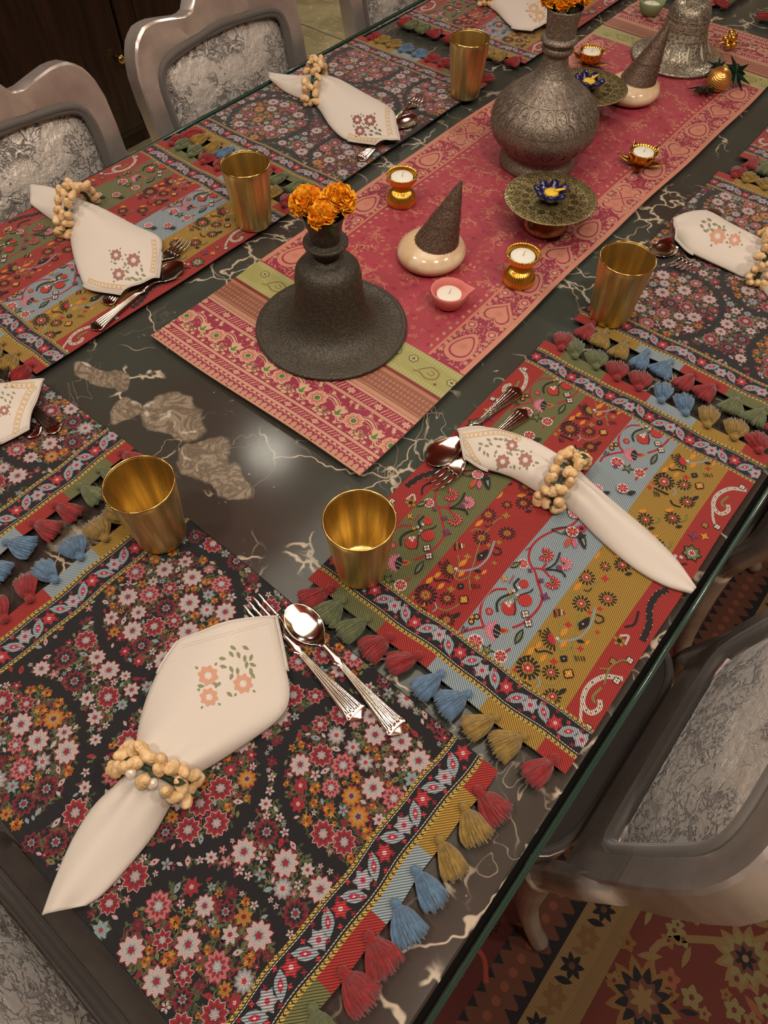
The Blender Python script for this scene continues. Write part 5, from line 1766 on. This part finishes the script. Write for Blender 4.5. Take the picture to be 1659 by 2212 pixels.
def bud_mesh(seed):
    pr_ = [(.0001, -.0072), (.0040, -.0066), (.0062, -.0040), (.0070, -.0005), (.0064, .0030), (.0048, .0060), (.0030, .0077), (.0014, .0083), (.0001, .0082)]
    P = [tuple(q) for q in spline(pr_, 20)]
    P = [(max(.0001, r), z) for r, z in P]
    def f(a, z, k):
        s = (a + z * 420 + seed) % (2 * PI) / (2 * PI)
        s2 = (a * 1 + PI * .9 - z * 380 + seed) % (2 * PI) / (2 * PI)
        g = (.90 + .14 * s) * (1 - .30 * math.exp(-((s - .5) / .035) ** 2)) * (1 - .16 * math.exp(-((s2 - .5) / .035) ** 2))
        return g
    return MB().lathe([(r * .92, z * 1.18) for r, z in P], 56, rfun=f).mesh('bud')
BUD = [bud_mesh(0), bud_mesh(2.2)]
PEARL = MB().ball((0, 0, 0), .0052, 16, 10).mesh('pearl')
vs_, fs_ = petal_strip(Vector((0, 0, 0)), Vector((1, 0, 0)), .013, .0036, .003, -.004, 6)
BLEAF = MB().add(vs_, fs_).mesh('leaf')

def embroider(nk, Z, flowers, leaves, borders, fc, lc, bc=lin(206, 172, 122), bw=4.0, k=1.0):
    t_, tree, c0 = nk
    vs = []; fs = []; cs = []
    def poly(P, col):
        b = len(vs); H = []
        for q in P:
            x, y = Z(*q)
            h = tree.ray_cast(Vector(CAM), pxdir(x, y))
            if h[0] is None: return
            H.append(h[0] + h[1] * (.00035 if h[1].dot(pxdir(x, y)) < 0 else -.00035) - c0)
        vs.extend(tuple(v) for v in H); fs.append(tuple(range(b, b + len(P)))); cs.extend([col] * len(P))
    def leafp(a, b, w, col):
        a = np.array(a, float); b = np.array(b, float); t = b - a; n = np.array([-t[1], t[0]]); n = n / (np.linalg.norm(n) + 1e-9) * w / 2
        poly([a, a + t * .35 + n, a + t * .7 + n * .8, b, a + t * .7 - n * .8, a + t * .35 - n], col)
    for (x, y, r) in flowers:
        for i in range(8):
            a = i * PI / 4 + .2; d = np.array([math.cos(a), math.sin(a)]); c = np.array([x, y])
            leafp(c + d * r * .26, c + d * r * .92, r * .56, fc)
        for i in range(4):
            a = i * PI / 2 + .6; d = np.array([math.cos(a), math.sin(a)])
            leafp(np.array([x, y]) + d * r * 1.0, np.array([x, y]) + d * r * 1.35, r * .22, lc)
    for lf in leaves:
        x, y = lf[0], lf[1]; a = lf[2] if len(lf) > 2 else (x * .37 + y * .21) % 3.1; r = (lf[3] if len(lf) > 3 else 22) * k
        d = np.array([math.cos(a), math.sin(a)]) * r
        leafp((x - d[0], y - d[1]), (x + d[0], y + d[1]), r * .95, lc)
    for bl in borders:
        P = spline(bl, max(8, int(sum(math.dist(bl[i], bl[i + 1]) for i in range(len(bl) - 1)) / (bw * 1.4))))
        m = len(P)
        for i in range(m - 1):
            a, b = P[i], P[i + 1]; t = b - a; n = np.array([-t[1], t[0]]); n = n / (np.linalg.norm(n) + 1e-9)
            for o_ in (-1.6, 1.6):
                poly([a + n * (o_ - .28) * bw, b + n * (o_ - .28) * bw, b + n * (o_ + .28) * bw, a + n * (o_ + .28) * bw], bc)
            if i % 2 == 0 and bw > 2: poly([a + n * bw * -.8, b + n * bw * -.8, b + n * bw * .8, a + n * bw * .8], bc)
    if not fs: return
    me = bpy.data.meshes.new('embroidery'); me.from_pydata(vs, [], fs)
    at = me.color_attributes.new('Col', 'FLOAT_COLOR', 'CORNER')
    at.data.foreach_set('color', np.array([(*c, 1) for c in cs], np.float32).ravel())
    link('embroidery', me, MAT['stitch'], t_)

RUST, SAGE, PLUM = lin(202, 150, 124), lin(134, 134, 98), lin(158, 110, 100)
nB = napkin([((385, 1387), (593, 1333), .010), ((352, 1435), (612, 1420), .012), ((325, 1490), (626, 1500), .013), ((305, 1550), (600, 1556), .015), ((296, 1600), (500, 1628), .018),
             ((293, 1630), (430, 1672), .021), ((289, 1656), (394, 1706), .022), ((255, 1692), (368, 1742), .021), ((205, 1740), (335, 1800), .016), ((160, 1810), (290, 1858), .012), ((120, 1900), (225, 1930), .008), ((92, 1977), (187, 1957), .004)],
            6, 'cream napkin with rust flower spray, long tail over the table end', 'cream rosebud napkin ring with pearls', True, 1, 1, ring_h=.027)
embroider(nB, lambda a, b: (60 + a * .3858, 1280 + b * .3858), [(1010, 465, 66), (1015, 585, 60), (1205, 510, 64)],
          [(1150, 310, .6), (1220, 310, .5), (1090, 370, .1), (1140, 345, .9), (1180, 350, 1.2), (1215, 370, 1.6), (1250, 365, 1.9), (1095, 415, .2), (1140, 430, 1.1), (1175, 440, 1.5), (1225, 405, 1.7), (1260, 405, .4), (1250, 440, 1.3), (1140, 470, 1.9), (1260, 465, 1.0), (970, 523, .1), (1055, 515, .3), (1130, 570, .7)], [], RUST, SAGE)
embroider(nB, lambda a, b: (a, b), [], [], [[(392, 1397), (480, 1372), (582, 1343)], [(582, 1343), (600, 1420), (613, 1500), (607, 1530)]], RUST, SAGE, bc=lin(216, 200, 188), bw=1.6)
nA = napkin([((990, 930), (1003, 985), .008), ((1030, 924), (1040, 1010), .013), ((1085, 933), (1078, 1022), .017), ((1150, 957), (1112, 1035), .019), ((1200, 985), (1150, 1058), .020), ((1240, 1015), (1190, 1082), .022), ((1275, 1048), (1235, 1107), .021),
             ((1330, 1092), (1288, 1160), .018), ((1400, 1150), (1360, 1222), .013), ((1460, 1210), (1430, 1264), .008), ((1502, 1272), (1492, 1284), .004)],
            5, 'cream rolled napkin with rose spray, its tail crossing the table edge', 'cream rosebud ring on the striped mat by the table edge', False, 1, 2, ring_h=.031)
embroider(nA, lambda a, b: (880 + a * .217, 820 + b * .217), [(950, 815, 82), (1175, 800, 84), (1040, 655, 70)],
          [(730, 640, .3), (810, 600, .5), (880, 590, .2), (930, 595, .1), (790, 660, .2), (830, 640, .7), (720, 690, 1.9), (765, 730, 1.6), (800, 750, 1.3), (880, 725, 2.0), (910, 665, .2), (985, 600, .8), (1080, 700, .3), (1145, 715, 0), (1030, 740, .9), (1065, 870, 1.5), (1190, 880, 1.5), (1290, 828, .2), (905, 880, 2)],
          [[(525, 570), (700, 545), (900, 525), (1030, 555), (1130, 595)], [(535, 575), (600, 660), (650, 750), (720, 855)]], PLUM, SAGE, bw=13, k=1.2)
nC = napkin([((72, 400), (66, 442), .006), ((115, 410), (112, 476), .014), ((155, 428), (140, 494), .019), ((196, 447), (152, 505), .024), ((242, 464), (152, 512), .023), ((295, 490), (158, 548), .017), ((347, 517), (172, 594), .011), ((346, 560), (192, 622), .009), ((340, 600), (262, 634), .007)],
            3, 'cream napkin with rose spray lying toward the marble patch', 'cream rosebud ring standing on the striped mat near the silver chair', False, 2, 3, ring_h=.040)
embroider(nC, lambda a, b: (a * .3978, 380 + b * .3978), [(630, 430, 36), (725, 458, 44), (645, 535, 40)],
          [(690, 520, .6, 15), (720, 555, .2, 15), (745, 530, .9, 15), (770, 510, 1.2, 15), (780, 540, .4, 15), (740, 565, .1, 15), (700, 560, .7, 15), (680, 480, 1.3, 14), (765, 560, .3, 14), (625, 475, .2, 12)],
          [[(835, 345), (838, 440), (826, 525)], [(478, 566), (560, 592), (700, 605), (835, 588)]], PLUM, SAGE, bw=7)
nD = napkin([((580, 161), (582, 172), .003), ((612, 166), (614, 198), .010), ((650, 171), (650, 214), .016), ((692, 173), (675, 224), .022), ((738, 180), (690, 238), .021), ((792, 206), (712, 272), .014), ((848, 240), (738, 297), .010), ((858, 284), (762, 305), .008), ((861, 303), (812, 311), .006)],
            3, 'cream napkin with dark rose spray pointing at the copper vase', 'cream rosebud ring standing on the floral mat near the tall copper vase', False, 2, 4, ring_h=.038)
embroider(nD, lambda a, b: (560 + a * .3255, b * .3255), [(650, 795, 38), (735, 800, 46), (668, 868, 40)],
          [(720, 850, .5, 15), (745, 870, .2, 15), (770, 850, .9, 15), (800, 865, .4, 15), (780, 885, .1, 15), (740, 895, .3, 15), (705, 895, .8, 15), (800, 890, .6, 13)],
          [[(850, 712), (852, 800), (872, 905)], [(590, 898), (700, 928), (850, 930)]], lin(140, 88, 84), lin(104, 104, 80), bw=8)
nE = napkin([((1453, 476), (1459, 514), .010), ((1480, 463), (1486, 542), .016), ((1525, 459), (1525, 562), .019), ((1570, 485), (1566, 581), .020), ((1610, 512), (1600, 597), .021), ((1648, 538), (1630, 608), .022), ((1695, 578), (1668, 652), .018), ((1745, 640), (1722, 700), .010), ((1775, 700), (1768, 722), .005)],
            5, 'cream rolled napkin with faded rust spray on the floral mat by the runner', 'cream rosebud ring on the floral mat by the green marble', False, 1, 5, ring_h=.033)
embroider(nE, lambda a, b: (1000 + a * .3972, 340 + b * .3972), [(1385, 428, 52), (1478, 448, 40)],
          [(1310, 350, .2, 16), (1340, 340, .5, 16), (1300, 375, .8, 16), (1340, 370, 1.2, 16), (1370, 365, .2, 16), (1395, 380, .9, 16), (1320, 400, .4, 16), (1420, 395, .2, 14), (1355, 395, .7, 14)], [], RUST, SAGE)
nF = napkin([((93, 821), (62, 924), .006), ((42, 826), (18, 948), .009), ((-25, 834), (-42, 975), .011), ((-95, 858), (-105, 990), .014), ((-160, 890), (-150, 985), .020), ((-200, 915), (-185, 990), .022), ((-250, 950), (-225, 1010), .018), ((-310, 1000), (-290, 1050), .008)],
            5, 'cream napkin with tan ladder border beside the bare marble patch', 'cream rosebud ring on the floral mat at the near table end', False, 1, 6)
embroider(nF, lambda a, b: (a * .1989, 680 + b * .1989), [(45, 1040, 62)],
          [(60, 790, .3), (140, 785, .5), (150, 850, .7), (90, 870, .2), (130, 900, 1.2), (30, 850, .9), (20, 900, .2), (60, 930, 1.3), (110, 950, 1.7), (100, 1000, .2)],
          [[(60, 758), (220, 768), (385, 762)], [(385, 770), (310, 850), (240, 1000), (190, 1150), (165, 1300)]], PLUM, SAGE, bw=17)
nG = napkin([((985, -55), (982, -38), .005), ((1020, -50), (1015, -8), .014), ((1062, -42), (1048, 10), .022), ((1110, -34), (1072, 26), .017), ((1165, -20), (1095, 50), .011), ((1192, 20), (1112, 61), .009), ((1192, 52), (1150, 65), .006)],
            2, 'cream napkin with faint tan spray behind the copper vase', 'cream rosebud ring on the striped mat behind the copper vase', False, 2, 7)
embroider(nG, lambda a, b: (1000 + a * .3972, b * .3972), [(385, 45, 34), (420, 85, 34)], [(370, 90, .5, 14), (390, 110, .2, 14), (420, 120, .8, 14), (350, 60, .3, 12)], [], lin(204, 168, 128), lin(190, 160, 120))

# ------------------------------------------------------------------ chairs
OUT = [(0, .908), (.026, .905), (.040, .896), (.049, .880), (.057, .874), (.075, .874), (.110, .881), (.140, .886), (.164, .883), (.184, .871), (.199, .848), (.207, .815), (.208, .77), (.205, .70), (.198, .62), (.190, .53), (.184, .475)]
INN = [(0, .836), (.04, .834), (.08, .830), (.120, .825), (.146, .818), (.159, .804), (.164, .78), (.162, .70), (.155, .60), (.148, .574), (.132, .564), (.06, .562), (0, .562)]
def closed_outline(half, bottom):
    r_ = [(y, z) for y, z in half]
    return r_ + ([(half[-1][0], bottom), (0, bottom), (-half[-1][0], bottom)] if bottom else []) + [(-y, z) for y, z in reversed(half) if y > 0]
def ray_hits(poly, c, n):
    res = []
    m = len(poly)
    for i in range(n):
        a = 2 * PI * i / n
        d = (math.sin(a), math.cos(a)); best = None
        for k in range(m):
            (x1, y1), (x2, y2) = poly[k], poly[(k + 1) % m]
            ex, ey = x2 - x1, y2 - y1
            den = d[0] * ey - d[1] * ex
            if abs(den) < 1e-12: continue
            t = ((x1 - c[0]) * ey - (y1 - c[1]) * ex) / den
            s = ((x1 - c[0]) * d[1] - (y1 - c[1]) * d[0]) / den
            if t > 0 and -1e-9 <= s <= 1 + 1e-9 and (best is None or t > best): best = t
        res.append((c[0] + d[0] * best, c[1] + d[1] * best))
    return res
NR = 120
OP = ray_hits(closed_outline(OUT, .470), (0, .68), NR)
IP = ray_hits([q for q in closed_outline(INN, None)], (0, .68), NR)
TILT = math.radians(10.5)
def tilt(x, y, z, z0=.47):
    # lean the back away (towards local -x)
    dz = z - z0
    return (x * math.cos(TILT) - dz * math.sin(TILT), y, z0 + dz * math.cos(TILT) + x * math.sin(TILT))
def chair_proto():
    t = thing('dining_chair', (0, 0, 0))
    # frame ring
    mb = MB()
    T = .020
    vs = []
    prof_ = [(.94, -T), (1.0, -T + .003), (1.0, T - .004), (.94, T), (.22, T), (.06, T - .005), (0.0, T - .012), (0.0, -T)]
    for i in range(NR):
        o_, q_ = OP[i], IP[i]
        for (k, x) in prof_:
            vs.append(tilt(x, q_[0] + (o_[0] - q_[0]) * k, q_[1] + (o_[1] - q_[1]) * k))
    m = len(prof_)
    fs = [(i * m + j, ((i + 1) % NR) * m + j, ((i + 1) % NR) * m + (j + 1) % m, i * m + (j + 1) % m) for i in range(NR) for j in range(m)]
    mb.add(vs, fs).build('back_frame', MAT['silver_frame'], t, weld=True, sharp=.55)
    # piping, two cords
    for (k, r_, x) in ((.045, .0065, T - .002), (-.055, .0060, T - .004)):
        P = [tilt(x, IP[i][0] + (OP[i][0] - IP[i][0]) * k, IP[i][1] + (OP[i][1] - IP[i][1]) * k) for i in range(NR)]
        MB().tube(P, r_, 8, True).build('piping', MAT['piping'], t)
    # padded panels front and back
    for s_, nm in ((1, 'back_cushion'), (-1, 'rear_panel')):
        vs = []; fs = []
        rings = 12
        for k in range(rings + 1):
            f = k / rings
            for i in range(NR):
                y = IP[i][0] * f * 1.0; z = .68 + (IP[i][1] - .68) * f * 1.0
                b = (1 - f ** 2.6)
                vs.append(tilt(s_ * (.004 + (.024 if s_ > 0 else .008) * b), y, z))
        for k in range(rings):
            for i in range(NR):
                j = (i + 1) % NR
                q = (k * NR + i, k * NR + j, (k + 1) * NR + j, (k + 1) * NR + i)
                fs.append(q if s_ < 0 else q[::-1])
        MB().add(vs, fs).build(nm, MAT['velvet'], t, weld=True)
    # seat
    def sq(a, f):
        c, s = math.cos(a), math.sin(a)
        e = (abs(c) ** 5 + abs(s) ** 5) ** (-1 / 5)
        x = .192 + .182 * c * e * f; w = .195 + .018 * (x / .37)
        return x, w * s * e * f
    vs = []
    n = 72
    prof2 = [(1.0, .395), (1.0, .440), (.995, .448)]
    for (f, z) in prof2:
        for i in range(n):
            x, y = sq(2 * PI * i / n, f); vs.append((x, y, z))
    fs = [(k * n + i, k * n + (i + 1) % n, (k + 1) * n + (i + 1) % n, (k + 1) * n + i) for k in range(2) for i in range(n)] + [tuple(range(n))[::-1], tuple(2 * n + i for i in range(n))]
    MB().add(vs, fs).build('seat_rail', MAT['silver_frame'], t, weld=True, sharp=.6)
    vs = []
    R_ = 14
    for k in range(R_ + 1):
        f = (k / R_) * .955
        for i in range(n):
            x, y = sq(2 * PI * i / n, f); vs.append((x, y, .449 + .042 * (1 - (k / R_) ** 3.2)))
    fs = [(k * n + i, (k + 1) * n + i, (k + 1) * n + (i + 1) % n, k * n + (i + 1) % n) for k in range(R_) for i in range(n)]
    MB().add(vs, fs).build('seat_cushion', MAT['seat_velvet'], t, weld=True)
    MB().tube([(*sq(2 * PI * i / n, .965), .4525) for i in range(n)], .0060, 8, True).build('seat_piping', MAT['piping'], t)
    # legs
    for s_ in (-1, 1):
        P = [(.335, s_ * .178, .400), (.345, s_ * .188, .33), (.340, s_ * .183, .22), (.328, s_ * .173, .10), (.332, s_ * .177, .03), (.344, s_ * .185, .0)]
        Q = spline(P, 24); Rr = [q[0] for q in spline([(.028,), (.030,), (.022,), (.015,), (.014,), (.018,)], 24)]
        MB().tube([tuple(q) for q in Q], Rr, 12).build('leg', MAT['silver_frame'], t)
        P = [(.028, s_ * .178, .400), (.02, s_ * .180, .30), (.0, s_ * .182, .16), (-.035, s_ * .184, .05), (-.06, s_ * .185, .0)]
        Q = spline(P, 20); Rr = [q[0] for q in spline([(.024,), (.021,), (.017,), (.015,), (.016,)], 20)]
        MB().tube([tuple(q) for q in Q], Rr, 12).build('leg', MAT['silver_frame'], t)
        Q = spline([(.0, s_ * .186, .60), (.012, s_ * .186, .50), (.022, s_ * .180, .40)], 8)
        MB().tube([tilt(-.0, s_ * .186, .62), tilt(.002, s_ * .186, .53), (.012, s_ * .184, .46), (.024, s_ * .180, .40)], .019, 12).build('stile_foot', MAT['silver_frame'], t)
    return t
proto = chair_proto()
bpy.context.view_layer.update()
index_children(proto)
def place_chair(first, x, y, rz, label, grp='silver dining chairs round the table'):
    o = proto if first else copy_tree(proto)
    o.location = (x, y, .0158); o.rotation_euler = (0, 0, rz)
    tag(o, label, 'chair', grp)
    return o
# local +x faces the table
place_chair(True, -.610, 1.115, 0, 'silver carved chair facing the floral mat and the copper vase')
place_chair(False, -.608, .625, 0, 'silver carved chair facing the striped mat beside the marble patch')
place_chair(False, -.612, 1.690, 0, 'silver carved chair facing the striped mat behind the copper vase')
place_chair(False, .656, .548, PI, 'silver carved chair by the striped mat, its cushion seen past the glass edge')
place_chair(False, .640, 1.130, PI, 'silver carved chair by the floral mat with the rolled napkin')
place_chair(False, .640, 1.700, PI, 'silver carved chair by the far striped mat across the runner')
place_chair(False, .250, -.055, PI / 2, 'silver carved chair pushed in where the napkin tail overhangs the table')
place_chair(False, -.300, -.055, PI / 2, 'silver carved chair behind the floral mat at the near table end')
place_chair(False, -.290, 2.49, -PI / 2, 'silver carved chair at the far table end behind one floral mat')
place_chair(False, .320, 2.49, -PI / 2, 'silver carved chair at the far table end behind the other floral mat')

# ------------------------------------------------------------------ carpet
CX0, CX1, CY0, CY1 = -1.35, 1.35, -1.1, 3.6
def carpet():
    p = Pat((CX0, CX1, CY0, CY1), .00005)
    ink, crimson, sand, gold_, rust = lin(24, 20, 25), lin(94, 40, 30), lin(122, 96, 60), lin(118, 86, 44), lin(94, 54, 38)  # carpet colours darkened to hold the shade it lies in
    def frame(d0, d1, c):
        for (a, b, cc, dd) in ((CX0 + d0, CX0 + d1, CY0 + d0, CY1 - d0), (CX1 - d1, CX1 - d0, CY0 + d0, CY1 - d0)):
            p.rect(a, b, cc, dd, c, .5)
        for (cc, dd) in ((CY0 + d0, CY0 + d1), (CY1 - d1, CY1 - d0)):
            p.rect(CX0 + d1, CX1 - d1, cc, dd, c, .5)
    frame(0, .03, lin(90, 34, 30)); frame(.03, .10, sand); frame(.10, .25, lin(96, 52, 36)); frame(.25, .28, sand); frame(.28, .52, crimson); frame(.52, .545, sand); frame(.545, .60, lin(128, 102, 64)); frame(.60, .61, ink); frame(.61, .68, rust)
    p.rect(CX0 + .68, CX1 - .68, CY0 + .68, CY1 - .68, lin(84, 30, 26), .5)
    p.up()
    rng = random.Random(21)
    z0 = p.z
    # narrow guard: alternating leaves and blossoms, triangles
    y = .0
    x1 = CX1
    k = 0
    v = CY0 + .7
    while v < 2.2:
        for sd in (1,):
            c = np.array([CX1 - .572, v])
            if k % 2: p.petals(c, .022, 6, .014, lin(116, 84, 52)); p.up(); p.disc(c, .006, sand, 7)
            else: p.petals(c, .022, 7, .010, ink); p.up(); p.disc(c, .006, rust, 7)
            p.z = z0; p.leaf(c + [-.016, .022], c + [.014, .034], .012, ink if k % 2 else lin(116, 84, 52))
        v += .055; k += 1
    for s in range(90):
        v = CY0 + .66 + s * .026
        p.poly([(CX1 - .610, v), (CX1 - .610, v + .02), (CX1 - .628, v + .01)], ink)
        p.poly([(CX1 - .680, v), (CX1 - .680, v + .02), (CX1 - .664, v + .01)], ink)
        p.disc((CX1 - .645, v + .01), .008, lin(124, 70, 50), 8)
    # wide crimson border: vine with palmettes
    def palmette(c, r, cols):
        p.z = z0
        p.petals(c, r * 1.25, 12, r * .44, cols[0], r * .2); p.up(); p.petals(c, r * .95, 12, r * .30, cols[1], r * .2); p.up(); p.star(c, r * .62, r * .46, 9, cols[2]); p.up(); p.petals(c, r * .45, 7, r * .2, cols[3]); p.up(); p.disc(c, r * .14, sand, 7); p.up()
    st = [(CX1 - .40 + (.075 if i % 2 else -.075), CY0 + .3 + i * .16) for i in range(26)]
    p.line(st, .012, sand, 220)
    for i in range(24):
        v = CY0 + .35 + i * .165
        palmette(np.array([CX1 - .40 + (-.055 if i % 2 else .055), v]), .052 if i % 2 else .044, [(ink, sand, crimson, gold_), (gold_, ink, rust, sand), (sand, lin(120, 110, 70), rust, ink)][i % 3])
    for _ in range(420):
        c = np.array([rng.uniform(CX1 - .515, CX1 - .285), rng.uniform(CY0 + .3, 2.6)]); r = rng.uniform(.010, .020); p.z = z0
        col = rng.choice([gold_, sand, lin(120, 110, 70), ink, lin(130, 76, 54)])
        if rng.random() < .5: p.petals(c, r, 5, r * .7, col); p.up(); p.disc(c, r * .25, crimson, 6)
        else:
            a = rng.uniform(0, 6); d = np.array([math.cos(a), math.sin(a)]) * r * 1.4; p.leaf(c - d, c + d, r * .8, col)
    # field: dark scrolls and palmettes
    for _ in range(260):
        c = np.array([rng.uniform(.0, CX1 - .70), rng.uniform(-.4, 2.6)]); r = rng.uniform(.014, .034); p.z = z0
        col = rng.choice([ink, ink, gold_, lin(150, 60, 46), rust])
        if rng.random() < .6: palmette(c, r, (col, rust, crimson, ink))
        else:
            a = rng.uniform(0, 6); d = np.array([math.cos(a), math.sin(a)]) * r * 2; n = np.array([-d[1], d[0]]); p.line([c - d, c + n * .5, c + d], .008, col)
    # outer guards
    for i in range(60):
        p.z = z0
        v = CY0 + .1 + i * .075
        p.petals((CX1 - .065, v), .024, 6, .016, rust if i % 2 else ink); p.petals((CX1 - .175, v), .05, 8, .026, gold_ if i % 2 else ink)
    return p.mesh('pile', .006, None, (edge_loop(CX0, CX1, CY0, CY1, .5), .0055, ink))
cp = thing('persian_carpet', (0, 0, .0002), 0, 'red and sand persian carpet under the dining table', 'carpet')
link('pile', carpet(), MAT['carpet_pile'], cp)
for e, yy in ((-1, CY0), (1, CY1)):
    mb = MB()
    for k in range(200):
        xx = CX0 + (k + .5) * (CX1 - CX0) / 200
        mb.tube([(xx, yy, .003), (xx + .004 * math.sin(k * 1.7), yy + e * .05, .002)], [.0018, .0012], 4)
    mb.build('fringe', MAT['wick'], cp)
